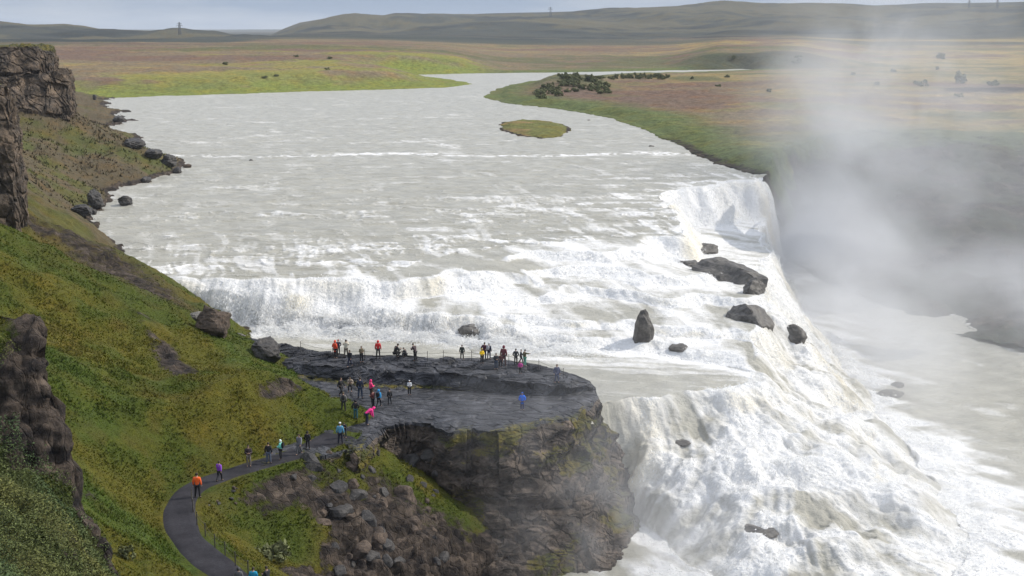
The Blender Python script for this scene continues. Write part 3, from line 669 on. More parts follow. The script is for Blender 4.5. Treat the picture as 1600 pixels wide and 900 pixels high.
# the scarp beyond the river's far bend
scarp = sm(0.11, 0.17, az+0.02*fbm2(FX/60, FY/60, 3, 305))*sm(0.29, 0.21, az)*(1+0.3*fbm2(FX/50, FY/50, 3, 306))
zl = zl+scarp*8*sm(735, 790, FY+14*fbm2(FX/30, FY/30, 3, 307))*sm(2200, 800, FY)
# the knoll with shrubs on the peninsula
kn = at(895, 135, 8)
zl = zl+4.2*np.exp(-((FX-kn.x)/15)**4-((FY-kn.y-16)/30)**2)*(1+0.25*fbm2(FX/8, FY/12, 3, 308))*sm(2, 20, sd)
# hills and skyline, as angles above the camera's horizon
sk_px = np.array([-400, 0, 70, 200, 280, 400, 430, 450, 475, 520, 560, 600, 640, 700, 800, 900, 1000, 1080, 1120, 1200, 1350, 1450, 1600, 2000])
sk_py = np.array([40, 40, 41, 46, 49, 54, 54, 45, 36, 29, 26, 31, 28, 25, 22, 20, 17, 12, 8, 9, 13, 9, 6, 4])
hh = np.interp(az, (sk_px-800)/FPX, 45-sk_py)/FPX
left_h = sm(-0.10, -0.20, az)
Dh = 2600.0+1000.0*sm(-0.23, -0.15, az)
ridge = sm(0, 1, (FY-Dh*0.38)/(Dh*0.62))
tgt = CAM_H+hh*Dh*1.02
fn = fbm2(FX/420, FY/420, 4, 310)*0.6
hill = tgt*ridge+(1-ridge)*zl+ridge*(1-ridge)*4*(fn*14+26*fbm2(FX/260, FY/380, 5, 312))
zl = np.where(FY > Dh*0.38, np.where(FY > Dh, np.maximum(tgt-(FY-Dh)*0.02, 14), hill), zl)
far_ridge = sm(7000, 9500, FY)*(CAM_H-8+6*noise2(FX/900, FY*0, 311))
zl = np.maximum(zl, far_ridge)
zl = zl+sm(10, 60, sd)*(0.9*fbm2(FX/14, FY/14, 4, 320)+0.5)*sm(2500, 600, FY)*0.8+sm(1, 4, sd)*0.35*fbm2(FX/4, FY/4, 3, 321)*sm(900, 400, FY)
zl = np.where(sg < 0, zl-np.clip(-sg, 0, 40)*2.0-1.0*sm(0, -2, sg), zl)
_wx, _wy = FX+1.3*fbm2(FX/2.5, FY/5, 3, 331), FY+5*fbm2(FX/4, FY/9, 3, 332)
inisl = inside(_wx, _wy, ISL); di = segdist(FX, FY, ISL+ISL[:1]); zi = wl_+0.15+0.5*sm(0, 4, di)+0.25*fbm2(FX/2.5, FY/2.5, 3, 330)
isl_z = np.where(inisl, zi, wl_-0.3-0.2*di)
# land cover
b1_ = fbm2(FX/140, FY/60, 4, 340); b2_ = fbm2(FX/45, FY/30, 4, 341); b3_ = fbm2(FX/10, FY/12, 3, 342); b4_ = fbm2(FX/500, FY/180, 4, 343)
fc = np.zeros(FX.shape+(3,))+np.array((0.185, 0.145, 0.092))
fc = mixv(fc, (0.155, 0.105, 0.078), sm(-0.2, 0.3, b1_))
fc = mixv(fc, (0.300, 0.235, 0.095), (0.3+0.6*sm(0.04, 0.2, az))*sm(-0.05, 0.3, b2_-0.2*b1_+0.25*sm(0.1, 0.35, az)))
fc = mixv(fc, (0.095, 0.105, 0.050), 0.85*sm(0.0, 0.3, b2_*0.6+b4_*0.6+0.1*b3_))
green = (sm(38, 8, sd+26*b2_)+0.7*sm(0.0, 0.3, b2_+0.4*b3_)*sm(90, 40, sd))*leftm+sm(26, 6, sd+10*b2_)*(1-leftm)
gcol_far = np.array((0.20, 0.26, 0.035))
fc = mixv(fc, (0.175, 0.205, 0.045), np.clip(green, 0, 1)*leftm*sm(1500, 900, FY))
fc = mixv(fc, (0.100, 0.140, 0.042), green*(1-leftm)*0.85)
fc = mixv(fc, (0.30, 0.26, 0.06), leftm*0.45*sm(0.1, 0.35, b2_+0.3*b3_)*sm(20, 60, sd)*sm(170, 90, sd))
fc = mixv(fc, (0.085, 0.110, 0.045), sm(-34, 4, sg-30)*0)
fc = mixv(fc, (0.105, 0.115, 0.055), 0.85*np.exp(-((FX-kn.x)/14)**2-((FY-kn.y-12)/34)**2))
nearrim = np.exp(-np.clip(sg, 0, None)/16.0)
fc = mixv(fc, (0.095, 0.125, 0.050), nearrim*0.85)
fc = mixv(fc, (0.060, 0.062, 0.045), 0.9*scarp*sm(730, 745, FY)*sm(830, 780, FY))
mid_band = sm(1000, 1500, FY)*(1-ridge)
fc = mixv(fc, (0.130, 0.120, 0.075), mid_band*0.7*sm(-0.1, 0.3, b4_+0.1))
fc = mixv(fc, (0.040, 0.050, 0.046), sm(Dh*0.36, Dh*0.5, FY+350*b4_)*0.92)
fc = mixv(fc, (0.020, 0.026, 0.026), sm(0.0, 0.3, b1_+0.4*b2_)*0.8*sm(Dh*0.36, Dh*0.5, FY)); fc = mixv(fc, (0.110, 0.100, 0.060), sm(0.0, 0.3, b4_+0.6*b2_)*0.75*sm(Dh*0.5, Dh*0.62, FY))
frock = 0.05+0.55*np.exp(-(np.clip(sd-1, 0, None)/3.0)**2)*(az > 0.0)*sm(330, 280, FY+20*b2_)
rubble = np.exp(-((FY-505-12*b2_)/28)**2)*sm(0.30, 0.36, az)
frock = frock+0.75*rubble
fc = mixv(fc, (0.20, 0.17, 0.15), 0.7*rubble)
keepf = (sd > -14+12.5*sm(290, 240, FY))
kq = keepf[:-1, :-1] | keepf[1:, 1:] | keepf[:-1, 1:]
kq &= (sg > -16)[:-1, :-1]
hill_region = (FY > Dh*0.6)
# the left flank belongs to the near hillside
kq &= ~((FX < -70) & (FY < 440) & (az < -0.32))[:-1, :-1]
FV = np.stack([FX, FY, zl], -1)
hq = hill_region[:-1, :-1]
structure(grid_mesh('plain', FV, m_far, {'rock': frock}, kq & ~hq, fc))
structure(grid_mesh('hills', FV, m_far, {'rock': frock*0+0.1}, kq & hq, fc))
ic = np.zeros(FX.shape+(3,))+np.array((0.145, 0.150, 0.045)); ic = mixv(ic, (0.24, 0.17, 0.07), sm(0, 0.4, b3_))
ikeep = (inisl | (di < 2.0))[:-1, :-1]
structure(grid_mesh('island', np.stack([FX, FY, isl_z], -1), m_far, {'rock': 0.75*np.exp(-(di/0.9)**2)}, ikeep, ic))

# ------------------------------------------------------------ far wall of the gorge
rim = [(47, 237, 5.0), (51, 253, 6.0), (59, 272, 6.6), (69, 288, 6.9), (82, 297, 7.1), (95, 294, 7.3), (107, 287, 7.4), (121, 283, 7.6), (150, 262, 8), (240, 235, 9)]
base_ = [(51, 238, -21), (53, 244, -21), (56, 252, -21), (62, 252, -21), (66, 244, -21), (72, 226, -21), (76, 214, -21), (80, 201, -21), (92, 184, -21), (150, 150, -21)]
base_ = [tuple(at(px, py, Z_LOW-0.6)) for px, py in [(1225, 405), (1250, 425), (1290, 445), (1345, 470), (1400, 495), (1450, 515), (1520, 537), (1600, 556), (1700, 585), (1950, 650)]]
def mixrow(a, b, t, z): return [(x0+(x1-x0)*t, y0+(y1-y0)*t, z0+(z1-z0)*z) for (x0, y0, z0), (x1, y1, z1) in zip(a, b)]
GW = loft([mixrow(rim, base_, -0.08, 0.0), rim, mixrow(rim, base_, 0.14, 0.20), mixrow(rim, base_, 0.42, 0.55), mixrow(rim, base_, 0.8, 0.85), base_], [10, 90, 90, 90, 60], 560)
GW = smooth_u(GW, 16)
X, Y, Z = GW[..., 0], GW[..., 1], GW[..., 2]
nr = grid_normals(GW); nr = np.where(nr[..., 2:3] < 0, -nr, nr)
rr = np.arange(GW.shape[0])[:, None]*np.ones((1, GW.shape[1]))
dd = 2.6*fbm3(X/14, Y/14, Z/9, 4, 401)+0.9*np.abs(noise3(X/4, Y/4, Z/9, 402))+0.5*fbm3(X/2.5, Y/2.5, Z/2.5, 3, 403)
GW[..., 2] += (1.2*fbm2(X/11, Y/11, 3, 407)*sm(130, 10, rr))
GW = GW+nr*(dd*sm(0, 25, rr))[..., None]
gcol = np.zeros(X.shape+(3,))+np.array((0.038, 0.045, 0.028)); gcol = mixv(gcol, (0.055, 0.050, 0.036), sm(-0.1, 0.3, fbm3(X/8, Y/8, Z/4, 3, 404)))
gcol = mixv(gcol, (0.085, 0.105, 0.045), sm(110, 20, rr+60*fbm3(X/12, Y/12, Z/12, 3, 406)))
grock = 0.35*sm(10, 120, rr)+0.4*sm(-0.1, 0.3, fbm3(X/10, Y/10, Z/5, 4, 405))*sm(10, 60, rr)
structure(grid_mesh('canyon_wall', GW, land_material('gorge_slope', 0.5, 0.5, 0.5), {'rock': grock}, None, gcol))

# ------------------------------------------------------------ columnar cliffs above the left shore
def cliff_wall(name, rows, counts, nu, mat, seed, amp, colw, capcol=None):
    Gc = loft(rows, counts, nu); Gc = smooth_u(Gc, 4)
    X, Y, Z = Gc[..., 0], Gc[..., 1], Gc[..., 2]
    nr = grid_normals(Gc)
    f = np.where(nr[..., 1:2] > 0.6, -1, 1); nr = nr*f
    col_ = np.round(3*noise3(X/colw, Y/colw, Z/(colw*5), seed))/3
    dd = amp*(0.7*fbm3(X/(colw*4), Y/(colw*4), Z/(colw*4), 3, seed+1)+0.45*col_+0.3*fbm3(X/(colw*.8), Y/(colw*.8), Z/(colw*1.2), 3, seed+2)+0.35*np.abs(((Z/(colw*3)+0.3*noise3(X/6, Y/6, Z/6, seed+3)) % 1)-0.5))
    rr = np.arange(Gc.shape[0])[:, None]
    Gc = Gc+nr*(dd*sm(2, 10, rr*np.ones((1, nu))))[..., None]
    moss = -0.35+0.45*sm(0.1, 0.5, fbm3(X/5, Y/5, Z/4, 3, seed+4))+0.9*(rr < counts[0])*np.ones((1, nu))
    return structure(grid_mesh(name, Gc, mat, {'moss': moss}, None, None, None, False))
m_cliffA = rock_material('brown_cliff', (0.045, 0.038, 0.032), (0.150, 0.112, 0.080), 0.45, 0.85, 1.0, 0.5, 0.45)
def wallrow(pts): return [tuple(atd(px, py, D)) for px, py, D in pts]
top = wallrow([(-160, 78, 240), (-40, 76, 242), (20, 74, 244), (60, 73, 246), (84, 78, 250), (86, 84, 262), (80, 90, 285)])
topb = wallrow([(-160, 74, 300), (-40, 72, 300), (20, 70, 300), (60, 70, 300), (80, 71, 300), (80, 74, 300), (76, 80, 300)])
mid1 = wallrow([(-160, 120, 238), (-40, 118, 240), (20, 115, 242), (60, 112, 244), (86, 112, 248), (90, 108, 262), (86, 112, 285)])
mid2 = wallrow([(-160, 126, 236), (-40, 124, 238), (20, 120, 240), (70, 115, 242), (108, 106, 246), (113, 110, 262), (108, 116, 285)])
bot = wallrow([(-160, 190, 232), (-40, 180, 234), (20, 165, 236), (70, 175, 238), (110, 182, 242), (117, 178, 262), (112, 170, 285)])
bot2 = [(x, y-1.0, z-8) for x, y, z in bot]
cliff_wall('cliff', [topb, top, mid1, mid2, bot, bot2], [20, 60, 12, 100, 40], 420, m_cliffA, 501, 1.6, 1.5)
top = wallrow([(-140, 118, 128), (-60, 126, 128), (-10, 130, 129), (12, 140, 130), (22, 160, 133), (20, 190, 146), (16, 210, 158)])
topb = wallrow([(-140, 110, 170), (-60, 120, 170), (-10, 128, 170), (6, 136, 170), (10, 150, 170), (10, 170, 170), (8, 190, 170)])
mid1 = wallrow([(-140, 230, 126), (-60, 220, 127), (-10, 215, 128), (20, 210, 129), (34, 220, 132), (30, 230, 146), (24, 240, 158)])
bot = wallrow([(-140, 345, 125), (-60, 335, 126), (-10, 325, 127), (20, 322, 128), (38, 300, 131), (36, 300, 146), (28, 290, 158)])
bot2 = [(x, y, z-5) for x, y, z in bot]
cliff_wall('cliff', [topb, top, mid1, bot, bot2], [20, 80, 100, 20], 380, m_cliffA, 521, 1.0, 0.9)

# ------------------------------------------------------------ placing things on the ground by sight
C.view_layer.update()
GROUND = [o for o in scene.objects if o.type == 'MESH' and o.name.split('.')[0] in ('hillside', 'rock_plateau', 'path', 'river', 'waterfall', 'canyon_river', 'plain', 'hills', 'island', 'canyon_wall', 'cliff')]
def hit(px, py, names=None, xyz=None):
    """first surface of the setting on a sight line (or straight below a point)"""
    o_, d_ = (Vector((0, 0, CAM_H)), ray(px, py)) if xyz is None else (Vector((xyz[0], xyz[1], 60)), Vector((0, 0, -1)))
    best = None
    for g in GROUND:
        if names and g.name.split('.')[0] not in names: continue
        ok, loc, nor, _ = g.ray_cast(o_, d_)
        if ok and (best is None or (loc-o_).length < (best[0]-o_).length): best = (loc, nor)
    return best if best else (at(px, py, 0), Vector((0, 0, 1)))
def px_m(p): return p.y/math.cos(PITCH)/FPX*1.0      # metres per photo pixel at a point (roughly)
def raw_mesh(name, verts, faces, mat, col=None, smooth=False):
    verts = np.asarray(verts, np.float32); faces = np.asarray(faces, np.int32); k = faces.shape[1]
    me = bpy.data.meshes.new(name); me.vertices.add(len(verts)); me.vertices.foreach_set('co', verts.ravel())
    me.loops.add(faces.size); me.loops.foreach_set('vertex_index', faces.ravel())
    me.polygons.add(len(faces)); me.polygons.foreach_set('loop_start', np.arange(0, faces.size, k, dtype=np.int32))
    me.polygons.foreach_set('loop_total', np.full(len(faces), k, np.int32)); me.polygons.foreach_set('use_smooth', np.full(len(faces), smooth))
    me.update(calc_edges=True)
    if col is not None:
        c4 = np.ones((len(verts), 4), np.float32); c4[:, :3] = col
        a_ = me.attributes.new('col', 'FLOAT_COLOR', 'POINT'); a_.data.foreach_set('color', c4.ravel())
    me.materials.append(mat); return me
def link(name, me, parent=None):
    o = bpy.data.objects.new(name, me); scene.collection.objects.link(o); o.parent = parent; return o

# ------------------------------------------------------------ grass and scrub
m_blade, nt, b = new_mat('grass_blades')
nt.links.new(attr(nt, 'col', True), b.inputs['Base Color']); b.inputs['Roughness'].default_value = 0.8; b.inputs['Specular IOR Level'].default_value = 0.15
def scatter_blades(name, mask, n, h0, h1, w, lean, tint, jit=0.35, blades=3, clump=None):
    area = (HX[:-1, 1:]-HX[:-1, :-1])*(HY[1:, :-1]-HY[:-1, :-1]); wt = (np.abs(area)*mask[:-1, :-1]).ravel()
    cdf = np.cumsum(wt); pick = np.searchsorted(cdf, rng.random(n)*cdf[-1]); i, j = np.unravel_index(np.clip(pick, 0, wt.size-1), area.shape)
    u, v = rng.random(n)[:, None], rng.random(n)[:, None]
    P = HV[i, j]*(1-u)*(1-v)+HV[i+1, j]*u*(1-v)+HV[i, j+1]*(1-u)*v+HV[i+1, j+1]*u*v
    cl_ = col[i, j]*tint*(1+jit*rng.standard_normal((n, 1)))*(1+0.05*rng.standard_normal((n, 3))); cl_ = np.clip(cl_, 0.006, 0.4)
    P = np.repeat(P, blades, 0); cl_ = np.repeat(cl_, blades, 0); N_ = len(P)
    hgt = h0+(h1-h0)*rng.random(N_)
    if clump is not None: hgt = hgt*np.clip(1+0.8*noise2(P[:, 0]/clump, P[:, 1]/clump, 611), 0.2, 2.2)
    ang = rng.random(N_)*2*np.pi; dx, dy = np.cos(ang), np.sin(ang); w_ = w*(0.6+0.8*rng.random(N_))
    P = P+np.stack([rng.normal(0, w, N_), rng.normal(0, w, N_), np.full(N_, -0.03)], -1)
    a = P+np.stack([dx*w_, dy*w_, 0*dx], -1); c_ = P-np.stack([dx*w_, dy*w_, 0*dx], -1)
    t = P+np.stack([rng.normal(0, lean, N_)*hgt, rng.normal(0, lean, N_)*hgt, hgt], -1)
    verts = np.stack([a, c_, t], 1).reshape(-1, 3); faces = np.arange(N_*3).reshape(-1, 3)
    o = link(name, raw_mesh(name, verts, faces, m_blade, np.repeat(cl_, 3, 0))); o['kind'] = 'stuff'; return o
vis = (HY > 45) & (HY < 150)
turf = (rock < 0.5)*(dpath > 1.35)*vis
scatter_blades('grass', turf*sm(150, 70, HY), 150000, 0.04, 0.17, 0.05, 0.8, 1.25, 0.07, clump=1.6)
scr = ((HY < 58) & (HY > 36) & inside(HX, HY, SPUR) & (steep < 0.5) & (HX > -32))*1.0
def scatter_leaves(name, mask, n, height, size, colour, clump):
    area = (HX[:-1, 1:]-HX[:-1, :-1])*(HY[1:, :-1]-HY[:-1, :-1]); wt = (np.abs(area)*mask[:-1, :-1]).ravel()
    cdf = np.cumsum(wt); pick = np.searchsorted(cdf, rng.random(n)*cdf[-1]); i, j = np.unravel_index(np.clip(pick, 0, wt.size-1), area.shape)
    u, v = rng.random(n)[:, None], rng.random(n)[:, None]
    P = HV[i, j]*(1-u)*(1-v)+HV[i+1, j]*u*(1-v)+HV[i, j+1]*(1-u)*v+HV[i+1, j+1]*u*v
    cl = np.clip(0.55+1.5*fbm2(P[:, 0]/clump, P[:, 1]/clump, 3, 612), 0.08, 1.6)
    P[:, 2] += height*cl*np.sqrt(rng.random(n))
    a = rng.normal(size=(n, 3)); a[:, 2] *= 0.6; a /= np.linalg.norm(a, axis=1, keepdims=True); b_ = np.cross(a, rng.normal(size=(n, 3))); b_ /= np.linalg.norm(b_, axis=1, keepdims=True)
    s_ = size*(0.6+0.8*rng.random((n, 1)))
    verts = np.stack([P+a*s_, P+b_*s_*.45, P-a*s_, P-b_*s_*.45], 1).reshape(-1, 3)
    hue = noise2(P[:, 0]/1.7, P[:, 1]/1.7, 613)[:, None]
    cc = np.array(colour)*(1+0.25*rng.standard_normal((n, 1)))*(1+hue*np.array([0.35, 0.1, -0.1])); cc = np.clip(cc, 0.01, 0.4)
    o = link(name, raw_mesh(name, verts, np.arange(n*4).reshape(-1, 4), m_blade, np.repeat(cc, 4, 0))); o['kind'] = 'stuff'; return o
scatter_leaves('scrub', scr, 150000, 0.75, 0.055, (0.105, 0.125, 0.045), 1.3)
far_t = ((HY > 170) & (HY < 300))*(rock < 0.45)*(col[..., 0] < 0.105)*1.0
scatter_blades('shore_grass', far_t, 20000, 0.15, 0.5, 0.12, 0.5, 1.0, clump=4)

# ------------------------------------------------------------ boulders
def boulder_mesh(seed, detail=4, cuts=9, rough=0.10, boxy=0.0):
    bm = bmesh.new(); bmesh.ops.create_icosphere(bm, subdivisions=detail, radius=1.0)
    co = np.array([v.co[:] for v in bm.verts]); r_ = np.random.default_rng(seed)
    if boxy: co = np.sign(co)*np.abs(co)**(1-boxy)
    for _ in range(cuts):
        n = r_.normal(size=3); n[2] *= 0.7; n /= np.linalg.norm(n); dlim = 0.62+0.25*r_.random()
        over = np.clip(co@n-dlim, 0, None); co = co-over[:, None]*n*0.92
    q = co*1.6+seed*3.7
    co = co*(1+rough*fbm3(q[:, 0], q[:, 1], q[:, 2], 4, seed))[:, None]
    q = co*4+seed
    co = co*(1+rough*0.5*np.round(2*noise3(q[:, 0], q[:, 1], q[:, 2]*1.6, seed+5))/2)[:, None]
    for v, c in zip(bm.verts, co): v.co = c
    me = bpy.data.meshes.new('boulder'); bm.to_mesh(me); bm.free()
    for p in me.polygons: p.use_smooth = False
    me.materials.append(m_boulder); return me
m_brown = rock_material('brown_boulder', (0.050, 0.038, 0.030), (0.130, 0.098, 0.075), 1.6, 0.8)
def boulder(px, py, w, h, label, seed, mat=None, depth=1.0, rot=0.0, boxy=0.0, tilt=0.0, name='boulder', cat='boulder', group=None, sink=None, detail=4):
    p, _ = hit(px, py); s = px_m(p)*(p-Vector((0, 0, CAM_H))).length/p.y*math.cos(PITCH)
    sink = (0.66 if mat is m_wetgrey and h < 55 else 0.35 if mat is m_wetgrey else 0.18) if sink is None else sink
    me = boulder_mesh(seed, detail, boxy=boxy, rough=0.15 if mat is m_wetgrey else 0.22, cuts=13)
    if mat: me.materials[0] = mat
    o = link(name, me); a, c_ = w*s/2, h*s/2/0.95/(1-0.6*sink)*(0.85 if mat is m_wetgrey else 1)
    o.scale = (a, a*depth, c_*1.08); o.location = (p.x, p.y+a*depth*0.35, p.z+c_*(1-2*sink)); o.rotation_euler = (0, tilt, rot)
    return tag(o, label, cat, group)
BW = 'rocks in the river along the left shore'
for a in [(330, 523, 66, 42, 'big square block of layered brown rock at the left foot of the upper falls', 11, m_brown, 0.9, 0.2, 0.35),
          (306, 498, 34, 16, 'low wet slab with water running over it behind the big square block', 12, m_wetgrey, 1.0, 0.5, 0.2),
          (374, 524, 20, 5, 'small flat rock in the pool right of the big square block', 13, m_wetgrey, 0.8, 0.0, 0.2),
          (417, 562, 48, 32, 'smooth dark boulder at the left end of the rock ledge', 14, m_boulder, 0.8, 0.1, 0.2),
          (196, 320, 22, 13, 'lone dark boulder standing in the river off the left shore', 15, m_boulder, 0.9, 0.3, 0.0),
          (148, 324, 30, 26, 'large rounded boulder at the edge of the left shore', 16, m_boulder, 0.9, 0.2, 0.0),
          (128, 337, 34, 16, 'broad low dark rock on the shore in front of the rounded boulder', 17, m_boulder, 0.8, 0.0, 0.0),
          (147, 335, 9, 8, 'small dark stone right beside the broad low shore rock', 18, m_boulder, 0.8, 0.0, 0.0),
          (206, 230, 36, 13, 'long brown rock at the upper end of the shore spit', 19, m_boulder, 1.0, 0.3, 0.0),
          (238, 247, 32, 13, 'dark rock in the middle of the shore spit', 20, m_boulder, 1.0, -0.2, 0.0),
          (262, 261, 26, 18, 'upright dark rock near the tip of the shore spit', 21, m_boulder, 1.0, 0.5, 0.0),
          (277, 271, 13, 9, 'small dark rock at the very tip of the shore spit', 22, m_boulder, 1.0, 0.0, 0.0),
          (293, 262, 16, 5, 'flat tan rock just off the tip of the shore spit', 23, m_brown, 0.8, 0.0, 0.0),
          (227, 285, 18, 10, 'brown rock at the waterline on the near side of the spit', 24, m_boulder, 1.0, 0.0, 0.0),
          (186, 190, 19, 8, 'dark rock by the green patch below the far cliff', 25, m_boulder, 1.0, 0.0, 0.0),
          (148, 156, 7, 8, 'tiny dark rock where the green bank meets the cliff shore', 26, m_boulder, 1.0, 0.0, 0.0),
          (392, 251, 9, 4, 'tiny dark rock breaking the long white rapid line', 27, m_wetgrey, 1.0, 0.0, 0.0),
          (920, 188, 6, 3, 'tiny rock in the river right of the green islet', 28, m_wetgrey, 1.0, 0.0, 0.0),
          (1018, 229, 10, 4, 'small flat rock in the river near the right bank', 29, m_wetgrey, 1.0, 0.0, 0.0),
          (740, 518, 54, 18, 'dark wet rock showing through the upper falls behind the ledge', 30, m_wetgrey, 0.8, 0.2, 0.0),
          (1004, 532, 38, 62, 'tall dark rock pillar standing in the white cascade', 31, m_wetgrey, 0.8, 0.2, 0.25),
          (1146, 440, 96, 54, 'largest black outcrop at the brink right of the middle cascade', 32, m_wetgrey, 1.6, 0.45, 0.3),
          (1178, 458, 44, 38, 'lower shoulder of black rock just under the largest outcrop', 33, m_wetgrey, 1.0, 0.0, 0.15),
          (1104, 392, 52, 18, 'thin dark rock rib running up left from the largest outcrop', 34, m_wetgrey, 1.0, 0.2, 0.0),
          (1168, 500, 92, 44, 'broad grey rock hump half covered by water under the black outcrops', 35, m_wetgrey, 1.2, 0.2, 0.0),
          (1240, 526, 46, 30, 'pointed dark rock at the right foot of the cascade by the mist', 36, m_wetgrey, 1.0, 0.0, 0.0),
          (1186, 830, 70, 10, 'low grey rock barely showing in the white water near the bottom', 42, m_wetgrey, 0.9, -0.2, 0.0),
          (1066, 692, 34, 6, 'small dark rock edge in the upper part of the near cascade', 43, m_wetgrey, 0.9, 0.1, 0.0),
          (1078, 414, 40, 14, 'low grey rock in the foam left of the largest outcrop', 38, m_wetgrey, 1.2, 0.0, 0.0),
          (1060, 545, 40, 12, 'low wet rock at the edge of the calm pool right of the pillar', 39, m_wetgrey, 1.0, 0.0, 0.0),
          (1392, 620, 70, 15, 'long flat rock in the canyon river', 40, m_wetgrey, 0.6, -0.15, 0.0),
          (1404, 604, 26, 10, 'small rock just behind the long flat one in the canyon river', 41, m_wetgrey, 0.8, 0.0, 0.0)]:
    px_, py_, w_, h_, lab, sd_, mt, dep, rt, bx = a
    boulder(px_, py_, w_, h_, lab, sd_, mt, dep, rt, bx)
TALUS = 'broken boulders on the gorge slope under the ledge'
rr_ = random.Random(5)
prot = [boulder_mesh(60+k, 3, boxy=0.25) for k in range(5)]
for k, m_ in enumerate(prot): m_.materials[0] = m_brown if k % 2 else m_boulder
for k in range(60):
    px_, py_ = rr_.uniform(455, 690), rr_.uniform(700, 895)
    if px_ < 500 and py_ > 770: continue
    p, n_ = hit(px_, py_, ('rock_plateau', 'hillside'))
    sz = rr_.choice([10, 12, 16, 22, 30, 38])*px_m(p)*0.55
    o = link('boulder', prot[k % 5]); o.location = p-Vector((0, 0, sz*0.35)); o.rotation_euler = (rr_.uniform(-.4, .4), rr_.uniform(-.4, .4), rr_.uniform(0, 6))
    o.scale = (sz, sz*rr_.uniform(.7, 1.1), sz*rr_.uniform(.6, 1.1)); tag(o, '%s boulder lying among others on the steep slope below the ledge' % ('angular brown' if (k % 5) % 2 else 'angular dark grey'), 'boulder', TALUS)
for k in range(16):
    px_, py_ = rr_.uniform(312, 372), rr_.uniform(748, 790)
    p, n_ = hit(px_, py_); 
    if segdist(np.array([p.x]), np.array([p.y]), path_w)[0] < 1.5: continue
    sz = rr_.uniform(3, 8)*px_m(p)*0.6
    o = link('stone', prot[k % 5]); o.location = p+Vector((0, 0, sz*0.2)); o.rotation_euler = (0, 0, rr_.uniform(0, 6)); o.scale = (sz*1.4, sz, sz*.6)
    tag(o, 'pale grey stone in the rubble at the inside of the path bend', 'stone', 'loose stones beside the path bend')

# ------------------------------------------------------------ fences and pylons
m_post = simple_mat('weathered_post', (0.05, 0.045, 0.04), 0.8); m_rope = simple_mat('rope', (0.10, 0.09, 0.07), 0.8); m_steel = simple_mat('galvanised_steel', (0.10, 0.11, 0.13), 0.6)
def rod(bm, p, q, r, n=6):
    p, q = Vector(p), Vector(q); d = q-p; L_ = d.length
    r_ = bmesh.ops.create_cone(bm, cap_ends=True, segments=n, radius1=r, radius2=r, depth=L_)
    M = Matrix.Translation((p+q)/2) @ d.to_track_quat('Z', 'Y').to_matrix().to_4x4()
    bmesh.ops.transform(bm, matrix=M, verts=r_['verts'])
def bm_obj(name, bm, mat, parent=None):
    me = bpy.data.meshes.new(name); bm.to_mesh(me); bm.free(); me.materials.append(mat); return link(name, me, parent)
def rope_fence(pts, label, hgt=0.85, r=0.035, lines=(0.8, 0.45)):
    root = bpy.data.objects.new('rope_fence', None); scene.collection.objects.link(root); root.location = pts[0]; tag(root, label, 'fence')
    o0 = Vector(pts[0])
    for p in pts:
        bm = bmesh.new(); q = Vector(p)-o0; rod(bm, q-Vector((0, 0, .2)), q+Vector((0, 0, hgt)), r); rod(bm, q+Vector((0, 0, hgt)), q+Vector((0, 0, hgt+0.03)), r*1.3)
        bm_obj('post', bm, m_post, root)
    for ln in lines:
        bm = bmesh.new()
        for a_, c_ in zip(pts[:-1], pts[1:]):
            a_, c_ = Vector(a_)-o0+Vector((0, 0, ln)), Vector(c_)-o0+Vector((0, 0, ln)); prev = a_
            for k in range(1, 7):
                t = k/6; q = a_.lerp(c_, t)-Vector((0, 0, 0.35*t*(1-t))); rod(bm, prev, q, 0.012, 4); prev = q
        bm_obj('rope', bm, m_rope, root)
    return root
fp = []
for px_, py_ in [(388, 898), (368, 884), (352, 868), (336, 856), (321, 838), (308, 820), (302, 800), (300, 784)]:
    fp.append(tuple(hit(px_, py_)[0]))
rope_fence(fp, 'low rope fence on thin posts along the right edge of the path bend')
fp = [tuple(hit(px_, py_)[0]) for px_, py_ in [(470, 549), (520, 560), (570, 562), (620, 563), (668, 565), (693, 564), (737, 564), (795, 570), (842, 578), (880, 592)]]
rope_fence(fp, 'thin rope fence along the back edge of the rock ledge beside the water', 0.95, 0.025)
def pylon(px_, py_, hpx, label):
    p, _ = hit(px_, py_); p = Vector(p); H_ = hpx*px_m(p)
    root = bpy.data.objects.new('power_pylon', None); scene.collection.objects.link(root); root.location = p; tag(root, label, 'pylon', 'power pylons on the skyline')
    bm = bmesh.new(); r = H_*0.011; w0, w1 = H_*0.13, H_*0.035; lv = 7
    for sx in (-1, 1):
        for sy in (-1, 1): rod(bm, (sx*w0, sy*w0, -1), (sx*w1, sy*w1, H_), r, 4)
    for k in range(lv):
        z0, z1 = H_*k/lv, H_*(k+1)/lv; a_, c_ = w0+(w1-w0)*k/lv, w0+(w1-w0)*(k+1)/lv
        for s in (-1, 1):
            rod(bm, (-a_, s*a_, z0), (c_, s*c_, z1), r*.7, 4); rod(bm, (a_, s*a_, z0), (-c_, s*c_, z1), r*.7, 4)
            rod(bm, (s*a_, -a_, z0), (s*c_, c_, z1), r*.7, 4); rod(bm, (-c_, s*c_, z1), (c_, s*c_, z1), r*.7, 4)
    bm_obj('lattice_mast', bm, m_steel, root)
    for zz, L_ in ((0.72, 0.26), (0.90, 0.20)):
        bm = bmesh.new(); z = H_*zz
        for s in (-1, 1):
            rod(bm, (0, 0, z), (s*L_*H_, 0, z), r*.9, 4); rod(bm, (0, 0, z+H_*.05), (s*L_*H_, 0, z), r*.7, 4); rod(bm, (s*L_*H_, 0, z), (s*L_*H_, 0, z-H_*.06), r*.8, 4)
        bm_obj('crossarm', bm, m_steel, root)
pylon(281, 54, 18, 'dark lattice power pylon above the flat left hills')
pylon(860, 26, 14, 'faint lattice power pylon on the skyline at the middle of the long hill')
